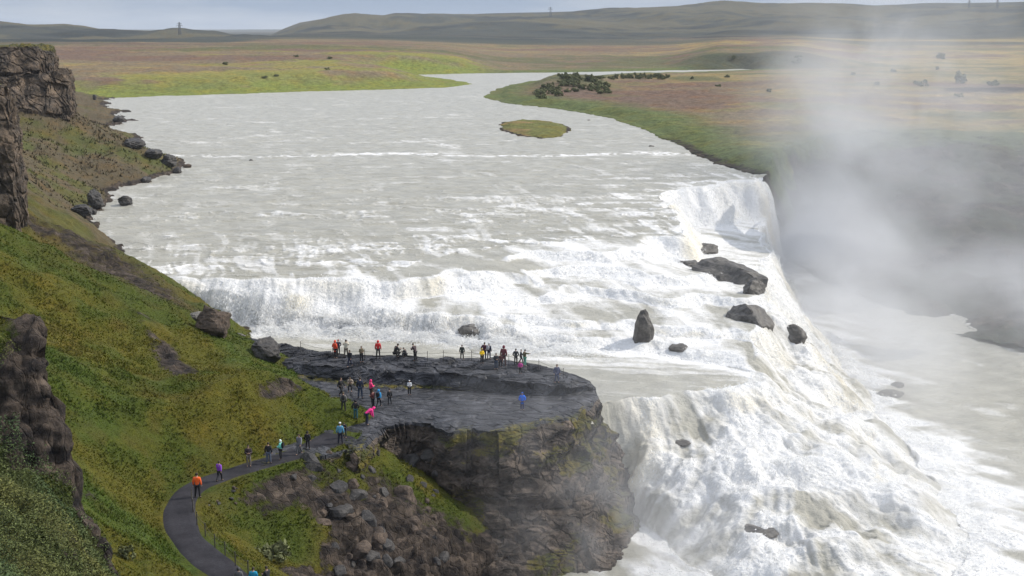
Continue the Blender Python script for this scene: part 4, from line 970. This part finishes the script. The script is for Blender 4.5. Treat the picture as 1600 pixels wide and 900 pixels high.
pylon(1514, 13, 12, 'lattice power pylon on the skyline, left one of the pair at far right')
pylon(1558, 13, 13, 'lattice power pylon on the skyline at the far right end')

# ------------------------------------------------------------ shrubs
def shrub_mesh(seed, n=420, leaf=0.16):
    r_ = np.random.default_rng(seed); cen = r_.normal(size=(9, 3))*np.array([0.45, 0.45, 0.22])+np.array([0, 0, 0.55]); k = r_.integers(0, 9, n)
    d = r_.normal(size=(n, 3)); d /= np.linalg.norm(d, axis=1, keepdims=True)
    P = cen[k]+d*(0.22+0.14*r_.random((n, 1))); P[:, 2] = np.clip(P[:, 2], 0.02, None)
    a = r_.normal(size=(n, 3)); a /= np.linalg.norm(a, axis=1, keepdims=True); c_ = np.cross(a, d); c_ /= np.linalg.norm(c_, axis=1, keepdims=True)+1e-6
    s = leaf*(0.6+0.8*r_.random((n, 1)))
    verts = np.stack([P+a*s, P+c_*s*.6, P-a*s, P-c_*s*.6], 1).reshape(-1, 3)
    cc = np.array([0.13, 0.14, 0.065])*(0.6+0.9*r_.random((n, 1)))
    return raw_mesh('foliage', verts, np.arange(n*4).reshape(-1, 4), m_blade, np.repeat(cc, 4, 0))
m_bark = simple_mat('bark', (0.06, 0.045, 0.035), 0.9)
smesh = [shrub_mesh(700+k) for k in range(4)]
bm = bmesh.new()
for k in range(6):
    a_ = k*1.05; rod(bm, (0, 0, -.05), (0.3*math.cos(a_), 0.3*math.sin(a_), 0.6), 0.02, 4)
stem_me = bpy.data.meshes.new('stem'); bm.to_mesh(stem_me); bm.free(); stem_me.materials.append(m_bark)
def shrub(px_, py_, w, h, label, group, k):
    p, _ = hit(px_, py_); s = px_m(p)
    root = bpy.data.objects.new('shrub', None); scene.collection.objects.link(root); root.location = p; root.scale = (w*s/1.7, w*s/1.7, h*s/1.0); root.rotation_euler = (0, 0, k*1.3)
    link('foliage', smesh[k % 4], root); link('stem', stem_me, root); tag(root, label, 'shrub', group)
G1 = 'dark shrubs on the knoll of the right bank'
for k in range(46):
    t = rr_.random(); px_ = 838+125*t; py_ = 121+34*rr_.random()*(1-0.3*t)
    if px_ < 870: py_ = max(py_, 150-(px_-838)*0.6)
    shrub(px_, py_, rr_.uniform(9, 17), rr_.uniform(4, 8), 'dark bush among others crowding the grassy knoll on the right bank', G1, k)
for k in range(12): shrub(965+k*7+rr_.uniform(-3, 3), 122+rr_.uniform(-1, 2), rr_.uniform(7, 12), rr_.uniform(5, 8), 'low bush in the row behind the knoll by the far river bend', 'low bushes in a row beyond the knoll', k)
shrub(1501, 130, 20, 14, 'single dark green bush on the heath right of the spray', None, 1)
shrub(1551, 134, 14, 8, 'low dark bush on the heath near the stony patch', None, 2)
shrub(1438, 135, 16, 8, 'small dark bush on the heath left of the stony patch', None, 3)
shrub(1470, 92, 14, 8, 'dark bush on the yellow field beyond the heath', None, 0)
for k in range(14): shrub(rr_.uniform(1000, 1590), rr_.uniform(84, 160), rr_.uniform(5, 12), rr_.uniform(3, 5), 'tiny dark heath bush scattered on the plain beyond the gorge', 'tiny bushes scattered over the heath', k)
for k in range(6): shrub(rr_.uniform(100, 640), rr_.uniform(84, 128), rr_.uniform(4, 9), rr_.uniform(2.5, 4), 'tiny dark heath bush scattered on the plain beyond the green bank', 'tiny bushes scattered over the left plain', k)
shrub(427, 872, 44, 26, 'round ochre bush on the grassy bench below the path', None, 2)
shrub(197, 872, 22, 18, 'pale green leafy bush at the bottom of the grassy slope', None, 3)

# ------------------------------------------------------------ people
m_skin = simple_mat('skin', (0.42, 0.26, 0.19), 0.6, 0.05)
m_eye = simple_mat('eye', (0.02, 0.02, 0.02), 0.3, 0.0)
_mats = {}
def cloth(c):
    if c not in _mats: _mats[c] = simple_mat('cloth_%d' % len(_mats), c, 0.75, 0.15, 20)
    return _mats[c]
def skin_mesh(name, pts, edges, root, sub=1):
    """grow one smooth surface round a skeleton; pts: name -> (x, y, z, radius)"""
    keys = list(pts); me = bpy.data.meshes.new(name)
    me.from_pydata([pts[k][:3] for k in keys], [(keys.index(a), keys.index(b_)) for a, b_ in edges], [])
    o = bpy.data.objects.new(name, me); scene.collection.objects.link(o)
    md = o.modifiers.new('skin', 'SKIN'); md.use_smooth_shade = True
    sv = me.skin_vertices[0].data
    for i, k in enumerate(keys):
        r = pts[k][3]; sv[i].radius = (r, r) if not isinstance(r, tuple) else r; sv[i].use_root = (k == root)
    sb = o.modifiers.new('sub', 'SUBSURF'); sb.levels = sub; sb.render_levels = sub
    dg = C.evaluated_depsgraph_get(); out = bpy.data.meshes.new_from_object(o.evaluated_get(dg))
    bpy.data.objects.remove(o); return out
def make_pose(kind):
    J = {'pelvis': (0, 0, .95), 'spine': (0, -.01, 1.14), 'chest': (0, -.01, 1.36), 'neck': (0, .0, 1.50), 'chin': (0, .02, 1.57), 'face': (0, .025, 1.64), 'crown': (0, .01, 1.73)}
    arm = {-1: None, 1: None}; leg = {}
    for s in (-1, 1):
        J['sh%d' % s] = (s*.18, -.01, 1.42)
        el, wr = (s*.25, -.03, 1.14), (s*.26, .05, .90)
        if kind == 'photo': el, wr = (s*.27, .14, 1.20), (s*.09, .30, 1.52)
        if kind == 'pocket': el, wr = (s*.31, -.08, 1.15), (s*.20, .08, .98)
        if kind == 'phone': el, wr = (s*.24, .04, 1.14), (s*.08, .28, 1.16)
        if kind == 'point' and s == 1: el, wr = (.40, .10, 1.38), (.62, .18, 1.42)
        if kind == 'walk': el, wr = (s*.25, -.10*s, 1.15), (s*.26, .06-.20*s, .94)
        kn, an = (s*.11, .02, .50), (s*.115, -.02, .09)
        if kind == 'walk': kn, an = (s*.10, .10+.10*s, .52), (s*.10, -.02+.26*s, .10+(.06 if s < 0 else 0))
        if kind in ('stand', 'photo', 'point'): kn, an = (s*.13, .02, .50), (s*.16, -.02, .09)
        if kind == 'crouch': kn, an = (s*.18, .34, .46), (s*.13, .04, .09)
        if kind == 'sit': kn, an = (s*.14, .42, .50), (s*.13, .44, .09)
        J['el%d' % s], J['wr%d' % s], J['kn%d' % s], J['an%d' % s] = el, wr, kn, an
        J['hip%d' % s] = (s*.09, 0, .90)
    def mv(keys, f):
        for k in keys: J[k] = f(J[k])
    upper = [k for k in J if k[:2] in ('sh', 'el', 'wr')]+['spine', 'chest', 'neck', 'chin', 'face', 'crown']
    def rotx(a, c):
        def f(p): y, z = p[1]-c[1], p[2]-c[2]; return (p[0], c[1]+y*math.cos(a)+z*math.sin(a), c[2]-y*math.sin(a)+z*math.cos(a))
        return f
    if kind == 'bend':
        mv(upper, rotx(R(62), J['pelvis']))
        for s in (-1, 1): J['el%d' % s] = (s*.2, .42, .88); J['wr%d' % s] = (s*.14, .50, .62); J['kn%d' % s] = (s*.11, .06, .50)
    if kind in ('crouch', 'sit'):
        dz = .52 if kind == 'crouch' else .42
        mv(upper+['pelvis', 'hip-1', 'hip1'], lambda p: (p[0], p[1]-.12*(kind == 'crouch'), p[2]-dz)); mv(upper, rotx(R(24), J['pelvis']))
        for s in (-1, 1): J['el%d' % s] = (s*.24, .16, J['chest'][2]-.2); J['wr%d' % s] = (s*.12, .38, J['chest'][2]-.12)
    if kind == 'lean':
        mv(upper, rotx(R(22), J['pelvis']))
        for s in (-1, 1): J['wr%d' % s] = (s*.14, J['chest'][1]+.30, J['chest'][2]-.12); J['el%d' % s] = (s*.25, J['chest'][1]+.08, J['chest'][2]-.24)
    rad = {'pelvis': (.13, .10), 'spine': (.125, .095), 'chest': (.15, .105), 'neck': .052, 'chin': .062, 'face': (.078, .095), 'crown': .062}
    P = {k: J[k]+(rad[k],) for k in rad}
    E = [('pelvis', 'spine'), ('spine', 'chest'), ('chest', 'neck'), ('neck', 'chin'), ('chin', 'face'), ('face', 'crown')]
    fing = []
    for s in (-1, 1):
        sh, el, wr, hp_, kn, an = [J['%s%d' % (k, s)] for k in ('sh', 'el', 'wr', 'hip', 'kn', 'an')]
        for k, p, r in (('sh', sh, .062), ('el', el, .043), ('wr', wr, .028), ('hip', hp_, .088), ('kn', kn, .056), ('an', an, .038)): P['%s%d' % (k, s)] = p+(r,)
        d = (Vector(wr)-Vector(el)).normalized(); pm = Vector(wr)+d*.07; P['pm%d' % s] = tuple(pm)+((.038, .018),)
        th = Vector(hp_).lerp(Vector(kn), .5); cf = Vector(kn).lerp(Vector(an), .35)+Vector((0, -.015, 0))
        P['th%d' % s] = tuple(th)+(.074,); P['cf%d' % s] = tuple(cf)+(.052,)
        ft = Vector(an)+Vector((s*.02, .15, -.045)); P['ft%d' % s] = tuple(ft)+((.042, .028),)
        E += [('chest', 'sh%d' % s), ('sh%d' % s, 'el%d' % s), ('el%d' % s, 'wr%d' % s), ('wr%d' % s, 'pm%d' % s), ('pelvis', 'hip%d' % s), ('hip%d' % s, 'th%d' % s), ('th%d' % s, 'kn%d' % s), ('kn%d' % s, 'cf%d' % s), ('cf%d' % s, 'an%d' % s), ('an%d' % s, 'ft%d' % s)]
        side = d.cross(Vector((0, 1, 0.3))).normalized(); nrm_ = side.cross(d)
        for q in range(4):
            a0 = pm+side*((q-1.5)*.019)+d*.005; L_ = (.062, .075, .070, .052)[q]; a1 = a0+d*L_*.55+nrm_*.006; a2 = a1+d*L_*.4+nrm_*.022
            fing.append((a0, a1, a2, .0085))
        t0 = pm-d*.045+side*.03; t1_ = t0+side*.030+d*.025; t2_ = t1_+d*.032-side*.004; fing.append((t0, t1_, t2_, .010))
    # nose and ears grow out of the head
    fc_ = Vector(J['face']); upv = (Vector(J['crown'])-Vector(J['chin'])).normalized(); fw = Vector((1, 0, 0)).cross(upv).normalized()*-1
    if fw.y < 0: fw = -fw
    body = skin_mesh('person', P, E, 'pelvis', 1)
    bm = bmesh.new(); bm.from_mesh(body)
    for a0, a1, a2, r in fing:
        rod(bm, a0, a1, r, 6); rod(bm, a1, a2, r*.9, 6)
    def blob(c, rx, ry, rz):
        r_ = bmesh.ops.create_icosphere(bm, subdivisions=1, radius=1.0, matrix=Matrix.Translation(c) @ Matrix.Diagonal((rx, ry, rz, 1))); return r_
    blob(fc_+fw*.092-upv*.012, .012, .018, .022); blob(fc_+Vector((.080, 0, -.01)), .010, .018, .028); blob(fc_+Vector((-.080, 0, -.01)), .010, .018, .028); blob(fc_+fw*.082-upv*.05, .024, .012, .008)
    bm.to_mesh(body); bm.free()
    for p in body.polygons: p.use_smooth = True
    body.materials.append(m_skin)
    # clothes: the same skeleton, a little wider
    def grow(keys, add): return {k: P[k][:3]+((tuple(x+add for x in P[k][3]) if isinstance(P[k][3], tuple) else P[k][3]+add),) for k in keys}
    jk = grow(['pelvis', 'spine', 'chest', 'sh-1', 'sh1', 'el-1', 'el1', 'wr-1', 'wr1'], .035)
    nk = Vector(J['neck']); jk['col'] = tuple(nk-(nk-Vector(J['chest']))*.15)+(.078,)
    hm = Vector(J['pelvis'])-(Vector(J['spine'])-Vector(J['pelvis'])).normalized()*.10; jk['hem'] = tuple(hm)+((.175, .14),)
    jE = [('hem', 'pelvis'), ('pelvis', 'spine'), ('spine', 'chest'), ('chest', 'col')]+[('chest', 'sh%d' % s) for s in (-1, 1)]+[('sh%d' % s, 'el%d' % s) for s in (-1, 1)]+[('el%d' % s, 'wr%d' % s) for s in (-1, 1)]
    jacket = skin_mesh('jacket', jk, jE, 'spine', 1); jacket.materials.append(cloth((.03, .03, .03)))
    tk = grow(['pelvis', 'hip-1', 'hip1', 'th-1', 'th1', 'kn-1', 'kn1', 'cf-1', 'cf1', 'an-1', 'an1'], .022)
    tE = [('pelvis', 'hip%d' % s) for s in (-1, 1)]+[(a+'%d' % s, b_+'%d' % s) for s in (-1, 1) for a, b_ in (('hip', 'th'), ('th', 'kn'), ('kn', 'cf'), ('cf', 'an'))]
    trousers = skin_mesh('trousers', tk, tE, 'pelvis', 1); trousers.materials.append(cloth((.03, .03, .03)))
    shoes = []
    for s in (-1, 1):
        an, ft = Vector(P['an%d' % s][:3]), Vector(P['ft%d' % s][:3])
        sk = {'a': tuple(an+Vector((0, -.02, .02)))+(.052,), 'b': tuple(an+Vector((0, -.03, -.05)))+((.05, .04),), 'c': tuple(ft+Vector((0, .03, .0)))+((.052, .036),)}
        m_ = skin_mesh('shoe', sk, [('a', 'b'), ('b', 'c')], 'b', 1); m_.materials.append(cloth((.02, .02, .022))); shoes.append(m_)
    zmin = min(v.co.z for m_ in shoes for v in m_.vertices)
    # hair, hood, hat sit on the head; the pack on the back
    hd = Vector(J['face'])+upv*.015
    def shell(name, scale, cen, cut, thick=.012):
        bm = bmesh.new(); bmesh.ops.create_uvsphere(bm, u_segments=16, v_segments=12, radius=1)
        kill = [v for v in bm.verts if cut(v.co)]; bmesh.ops.delete(bm, geom=kill, context='VERTS')
        q = upv.to_track_quat('Z', 'Y').to_matrix()
        for v in bm.verts: v.co = Vector((v.co.x*scale[0], v.co.y*scale[1], v.co.z*scale[2]))
        rot = Matrix((Vector((1, 0, 0)), fw, upv)).transposed()
        for v in bm.verts: v.co = rot @ v.co+cen
        bmesh.ops.recalc_face_normals(bm, faces=bm.faces); bmesh.ops.solidify(bm, geom=bm.faces[:], thickness=thick)
        me = bpy.data.meshes.new(name); bm.to_mesh(me); bm.free()
        for p in me.polygons: p.use_smooth = True
        me.materials.append(cloth((.03, .03, .03))); return me
    hair = shell('hair', (.094, .108, .115), hd, lambda c: c.z < -.35 or (c.y > .45 and c.z < .45))
    hood = shell('hood', (.118, .132, .148), hd-upv*.01-fw*.01, lambda c: c.y > .55 and c.z < .62)
    hat = shell('hat', (.104, .116, .118), hd+upv*.01, lambda c: c.z < .15)
    ch, sp_ = Vector(J['chest']), Vector(J['spine']); bu = (ch-sp_).normalized(); bb = Vector((1, 0, 0)).cross(bu); bb = bb if bb.y < 0 else -bb
    bm = bmesh.new(); bmesh.ops.create_cube(bm, size=1); bmesh.ops.subdivide_edges(bm, edges=bm.edges[:], cuts=2, use_grid_fill=True)
    rot = Matrix((Vector((1, 0, 0)), bb, bu)).transposed()
    for v in bm.verts:
        c = v.co; bulge = 1-0.35*abs(c.z*2)**3-0.0; v.co = rot @ Vector((c.x*.30*bulge, c.y*.17*bulge, c.z*.44))+(sp_+ch)/2+bb*.20+bu*.05
    bmesh.ops.bevel(bm, geom=bm.edges[:], offset=.012, segments=1, affect='EDGES')
    pack = bpy.data.meshes.new('backpack'); bm.to_mesh(pack); bm.free(); pack.materials.append(cloth((.03, .03, .03)))
    bm = bmesh.new(); bmesh.ops.create_icosphere(bm, subdivisions=1, radius=.011); eye = bpy.data.meshes.new('eye'); bm.to_mesh(eye); bm.free(); eye.materials.append(m_eye)
    eyes = [fc_+fw*.086+upv*.018+Vector((s*.030, 0, 0)) for s in (-1, 1)]
    skirt = None
    ck = dict(jk); kz = Vector(J['pelvis'])+Vector((0, 0, -.34)); ck['hem'] = tuple(kz)+((.20, .16),)
    coat = skin_mesh('coat', ck, jE, 'spine', 1); coat.materials.append(cloth((.03, .03, .03)))
    return dict(body=body, jacket=jacket, coat=coat, trousers=trousers, shoes=shoes, hair=hair, hood=hood, hat=hat, pack=pack, eye=eye, eyes=eyes, zmin=zmin)
POSE = {k: make_pose(k) for k in ('stand', 'walk', 'photo', 'pocket', 'phone', 'point', 'bend', 'crouch', 'sit', 'lean')}
def person(px_, py_, hpx, pose, face, top, legs, head, label, pack=None, coat=False, group=None, floor=None):
    """feet at the photo's point (px, py); face: heading in degrees, 0 = away from the camera, 90 = to the right"""
    M = POSE[pose]; p, _ = hit(px_, py_, ('hillside', 'rock_plateau', 'path')) if floor is None else (floor, None)
    p = Vector(p); full = {'crouch': 1.15, 'sit': 1.25, 'bend': 1.15, 'lean': 1.68}.get(pose, 1.78)
    s = hpx*px_m(p)*1.03/full; s = min(max(s, 0.62), 1.12)
    o = link('person', M['body']); o.scale = (s, s, s); o.location = (p.x, p.y, p.z-M['zmin']*s-0.01); o.rotation_euler = (0, 0, -R(face))
    def put(name, me, c):
        q = link(name, me, o)
        if c is not None: q.material_slots[0].link = 'OBJECT'; q.material_slots[0].material = cloth(c)
        return q
    put('coat' if coat else 'jacket', M['coat' if coat else 'jacket'], top); put('trousers', M['trousers'], legs)
    for m_ in M['shoes']: put('shoe', m_, None)
    kind, hc_ = head; put(kind, M[kind], hc_)
    if kind != 'hair': put('hair', M['hair'], (.05, .035, .02))
    for e in M['eyes']: q = link('eye', M['eye'], o); q.location = e
    if pack: put('backpack', M['pack'], pack)
    tag(o, label, 'person', group); return o
DK = (.012, .013, .018); BK = (.010, .010, .012); JN = (.03, .05, .09); KH = (.16, .13, .10); GR = (.12, .12, .13); NV = (.015, .022, .05)
MG = 'visitors on the rock ledge beside the falls'; PG = 'visitors walking the path'
HB = ('hair', (.03, .02, .012)); HG = ('hair', (.12, .09, .05))
person(524, 560, 29, 'pocket', 40, (.75, .08, .03), DK, ('hood', (.75, .08, .03)), 'person in a long bright orange red raincoat at the left end of the ledge', coat=True, group=MG)
person(529, 554, 24, 'pocket', -20, NV, DK, ('hat', (.35, .02, .03)), 'person in navy jacket and dark red cap just behind the orange red raincoat', group=MG)
person(541, 559, 29, 'photo', 0, (.60, .56, .45), KH, HB, 'person in a cream jacket near the water, back to the camera', group=MG)
person(547, 573, 27, 'walk', 200, DK, NV, HB, 'person in dark navy clothes walking in front of the cream jacket', group=MG)
person(565, 566, 26, 'phone', 150, (.12, .10, .06), DK, HG, 'person in olive brown jacket between the cream jacket and the red jacket', group=MG)
person(591, 560, 29, 'stand', 0, (.62, .03, .03), DK, ('hood', (.62, .03, .03)), 'person in a red hooded jacket and dark trousers with feet apart', group=MG)
person(619, 558, 21, 'crouch', 60, BK, BK, HB, 'person in black bent low over something right of the red hooded jacket', coat=False, group=MG)
person(633, 558, 15, 'crouch', -70, DK, DK, HB, 'small child in dark clothes crouching between two adults in black', group=MG)
person(649, 564, 27, 'lean', -50, (.05, .03, .035), BK, HB, 'person in dark maroon jacket leaning forward at the ledge', group=MG)
person(722, 562, 24, 'stand', 180, (.02, .03, .025), BK, HB, 'person in black standing alone in the middle of the back edge', group=MG)
person(753, 568, 24, 'phone', 160, (.80, .55, .01), DK, ('hood', (.80, .55, .01)), 'person in a bright yellow jacket on the ledge', group=MG)
person(757, 562, 28, 'pocket', 20, (.08, .02, .04), DK, HB, 'person in dark purple standing right behind the yellow jacket', group=MG)
person(764, 561, 26, 'stand', 30, NV, NV, ('hat', (.6, .6, .62)), 'person in navy with a pale hat beside the yellow jacket', pack=(.45, .45, .5), group=MG)
person(775, 577, 26, 'phone', 160, DK, JN, HB, 'person in dark jacket and jeans in front of the group at the back edge', group=MG)
person(782, 574, 22, 'stand', 180, (.10, .03, .025), DK, HB, 'shorter person in brown red between the jeans and the maroon coat', group=MG)
person(787, 572, 33, 'stand', 20, (.14, .03, .04), (.06, .03, .03), ('hood', (.16, .03, .05)), 'tall person in a maroon hooded coat', coat=True, group=MG)
person(806, 570, 26, 'pocket', 0, (.04, .045, .045), BK, HB, 'person in dark grey left of the pointing couple', group=MG)
person(814, 568, 23, 'walk', 90, (.03, .035, .04), DK, HB, 'person in dark blue grey squeezed between two others at the right of the ledge', group=MG)
person(820, 572, 27, 'point', 60, (.13, .12, .06), (.10, .35, .25), HB, 'person in olive jacket and mint green trousers with an arm held out', group=MG)
person(813, 584, 20, 'pocket', 190, (.60, .06, .32), DK, ('hood', (.60, .06, .32)), 'child in a magenta jacket in front of the pointing couple', group=MG)
person(870, 598, 30, 'stand', 170, (.07, .08, .14), (.07, .08, .14), HB, 'person in slate blue alone near the right end of the ledge', coat=True, group=MG)
person(816, 641, 29, 'pocket', 180, (.02, .16, .72), (.03, .04, .12), ('hood', (.02, .16, .72)), 'person in a vivid blue raincoat alone on the lower rock floor', coat=True, group=MG)
person(640, 617, 24, 'phone', 170, (.55, .57, .60), BK, ('hat', (.65, .67, .7)), 'person in pale grey top and white hat at the foot of the low rock step', group=MG)
person(580, 622, 30, 'phone', 60, (.90, .04, .22), (.05, .03, .03), ('hood', (.90, .04, .22)), 'person in a hot pink hooded jacket standing behind the blue jacket', group=MG)
person(548, 610, 22, 'sit', 180, (.32, .27, .22), DK, HG, 'person in a tan jacket sitting against the low rock step', group=MG)
person(563, 622, 34, 'stand', 10, NV, JN, HB, 'tall person in dark blue jacket and jeans left of the hot pink jacket', group=MG)
person(533, 620, 32, 'walk', 120, BK, BK, HB, 'person in black behind the one with the grey jacket and rucksack', group=MG)
person(537, 642, 31, 'stand', 0, (.17, .16, .15), BK, HG, 'person in grey jacket with a dark rucksack seen from behind', pack=(.03, .03, .03), group=MG)
person(556, 655, 32, 'pocket', 0, BK, (.02, .10, .12), ('hood', BK), 'person in black jacket and teal trousers on the lower floor', group=MG)
person(583, 637, 29, 'phone', -60, (.12, .03, .03), DK, HB, 'person in dark red brown jacket in front of the hot pink hood', group=MG)
person(592, 636, 29, 'walk', 20, (.02, .28, .60), DK, ('hood', (.02, .28, .60)), 'person in a bright sky blue jacket with black rucksack', pack=BK, group=MG)
person(609, 632, 26, 'stand', -30, BK, DK, HB, 'slim person in black right of the sky blue jacket', group=MG)
person(573, 664, 23, 'bend', 60, (.85, .03, .25), NV, ('hood', (.85, .03, .25)), 'person in hot pink jacket bending down to the right', group=MG)
person(532, 694, 36, 'stand', 0, (.10, .30, .45), (.012, .014, .03), ('hat', (.75, .77, .8)), 'person in a light blue top and white hat at the near edge of the ledge', group=MG)
person(539, 684, 26, 'lean', 190, DK, NV, HB, 'person in navy leaning just behind the white hat', group=MG)
person(468, 710, 34, 'walk', 200, (.16, .16, .19), (.10, .10, .11), HB, 'person in a grey jacket walking the path, left of a companion in black', pack=None, group=PG)
person(481, 702, 30, 'stand', 10, BK, BK, ('hood', BK), 'person all in black beside the grey jacket where the path meets the ledge', group=PG)
person(439, 718, 33, 'phone', -80, (.18, .62, .52), BK, ('hood', (.70, .80, .78)), 'person in a mint green jacket with pale hood on the path', pack=BK, group=PG)
person(420, 724, 35, 'stand', 0, BK, (.08, .10, .15), HB, 'person in black top and faded jeans left of the mint green jacket', group=PG)
person(389, 729, 36, 'phone', 170, (.035, .02, .025), (.20, .17, .14), HB, 'person in dark top and pale khaki trousers with legs apart on the path', group=PG)
person(343, 752, 34, 'walk', 20, (.26, .06, .55), DK, HB, 'person in a purple jacket on the path behind the orange jacket', group=PG)
person(309, 778, 42, 'stand', 0, (.95, .14, .02), BK, HB, 'person in a bright orange jacket at the bend of the path', group=PG)
person(374, 926, 44, 'stand', 0, GR, BK, ('hood', (.05, .05, .05)), 'person in a grey hood at the bottom edge, mostly cut off', floor=tuple(at(374, 926, 0.05)), group=PG)
person(397, 926, 44, 'stand', 0, (.01, .30, .50), BK, HB, 'person in a turquoise blue jacket at the bottom edge, mostly cut off', floor=tuple(at(397, 926, 0.05)), group=PG)
person(418, 926, 46, 'phone', -60, BK, BK, HB, 'person in black holding up both hands at the bottom edge', floor=tuple(at(418, 926, 0.05)), group=PG)

# ------------------------------------------------------------ air: haze and spray
def volume_mat(name, density, aniso=0.2, colour=(1, 1, 1)):
    m = bpy.data.materials.new(name); m.use_nodes = True; nt = m.node_tree; nt.nodes.clear()
    o = nt.nodes.new('ShaderNodeOutputMaterial'); v = nt.nodes.new('ShaderNodeVolumePrincipled')
    v.inputs['Color'].default_value = colour+(1,); v.inputs['Density'].default_value = density; v.inputs['Anisotropy'].default_value = aniso
    nt.links.new(v.outputs[0], o.inputs['Volume']); return m, nt, v
def box_obj(name, lo, hi, mat):
    bm = bmesh.new(); bmesh.ops.create_cube(bm, size=1.0)
    for v in bm.verts: v.co = Vector([lo[k]+(v.co[k]+0.5)*(hi[k]-lo[k]) for k in range(3)])
    me = bpy.data.meshes.new(name); bm.to_mesh(me); bm.free(); me.materials.append(mat)
    o = bpy.data.objects.new(name, me); scene.collection.objects.link(o); return o
HAZE = 0.00007
mh, _, _ = volume_mat('haze_air', HAZE, 0.0, (0.80, 0.88, 1.0))
hz = box_obj('haze', (-8200, -60, -42), (9500, 14500, 150), mh); hz['kind'] = 'stuff'
def spray(loc, rad, dens, seed, ns=0.06, lo=0.40, rot=0.0, tilt=0.0):
    bm = bmesh.new(); bmesh.ops.create_icosphere(bm, subdivisions=3, radius=1.0)
    me = bpy.data.meshes.new('spray'); bm.to_mesh(me); bm.free()
    m, nt, v = volume_mat('spray_air', 0.0, 0.15, (0.97, 0.98, 1.0))
    tc = N(nt, 'ShaderNodeTexCoord'); ln = N(nt, 'ShaderNodeVectorMath'); ln.operation = 'LENGTH'; nt.links.new(tc.outputs['Object'], ln.inputs[0])
    fall = ramp(nt, ln.outputs['Value'], [(0.0, 1.0), (0.4, 0.55), (0.72, 0.16), (0.96, 0.0)])
    g = N(nt, 'ShaderNodeNewGeometry')
    n = N(nt, 'ShaderNodeTexNoise'); n.inputs['Scale'].default_value = 1.0; n.inputs['Detail'].default_value = 5; n.inputs['Distortion'].default_value = 0.9; n.inputs['Roughness'].default_value = 0.6
    mp = N(nt, 'ShaderNodeMapping'); mp.inputs['Location'].default_value = (seed*3.1, seed*1.7, seed*0.9); mp.inputs['Rotation'].default_value = (0.3, 0.5, 0.2)
    mp.inputs['Scale'].default_value = (ns, ns*0.6, ns)
    nt.links.new(g.outputs['Position'], mp.inputs[0]); nt.links.new(mp.outputs[0], n.inputs['Vector'])
    k = ramp(nt, n.outputs[0], [(lo, 0.08), (lo+0.24, 1.0)])
    nt.links.new(mathn(nt, 'MULTIPLY', mathn(nt, 'MULTIPLY', fall, k), dens), v.inputs['Density'])
    me.materials.append(m); o = bpy.data.objects.new('spray', me); scene.collection.objects.link(o)
    o.location = loc; o.scale = rad; o.rotation_euler = (0, tilt, rot); o['kind'] = 'stuff'; return o
SPRAY = [((52, 206, -4), (15, 48, 14), 0.20, 1), ((58, 222, 4), (20, 34, 22), 0.05, 10), ((70, 240, 14), (36, 46, 34), 0.045, 2), ((45, 160, -6), (13, 50, 9), 0.11, 3),
         ((88, 205, 4), (40, 60, 26), 0.014, 4), ((8, 95, -10), (16, 8, 9), 0.24, 5), ((6, 98, 0), (15, 10, 8), 0.055, 6), ((34, 106, -9), (30, 18, 8), 0.035, 7),
         ((60, 175, -4), (26, 60, 12), 0.024, 8),
         ((25, 110, -5), (20, 24, 7), 0.035, 9),
         ((78, 180, -7), (30, 46, 8), 0.09, 11)]
SPRAYON = True
for s in (SPRAY if SPRAYON else []): spray(*s)
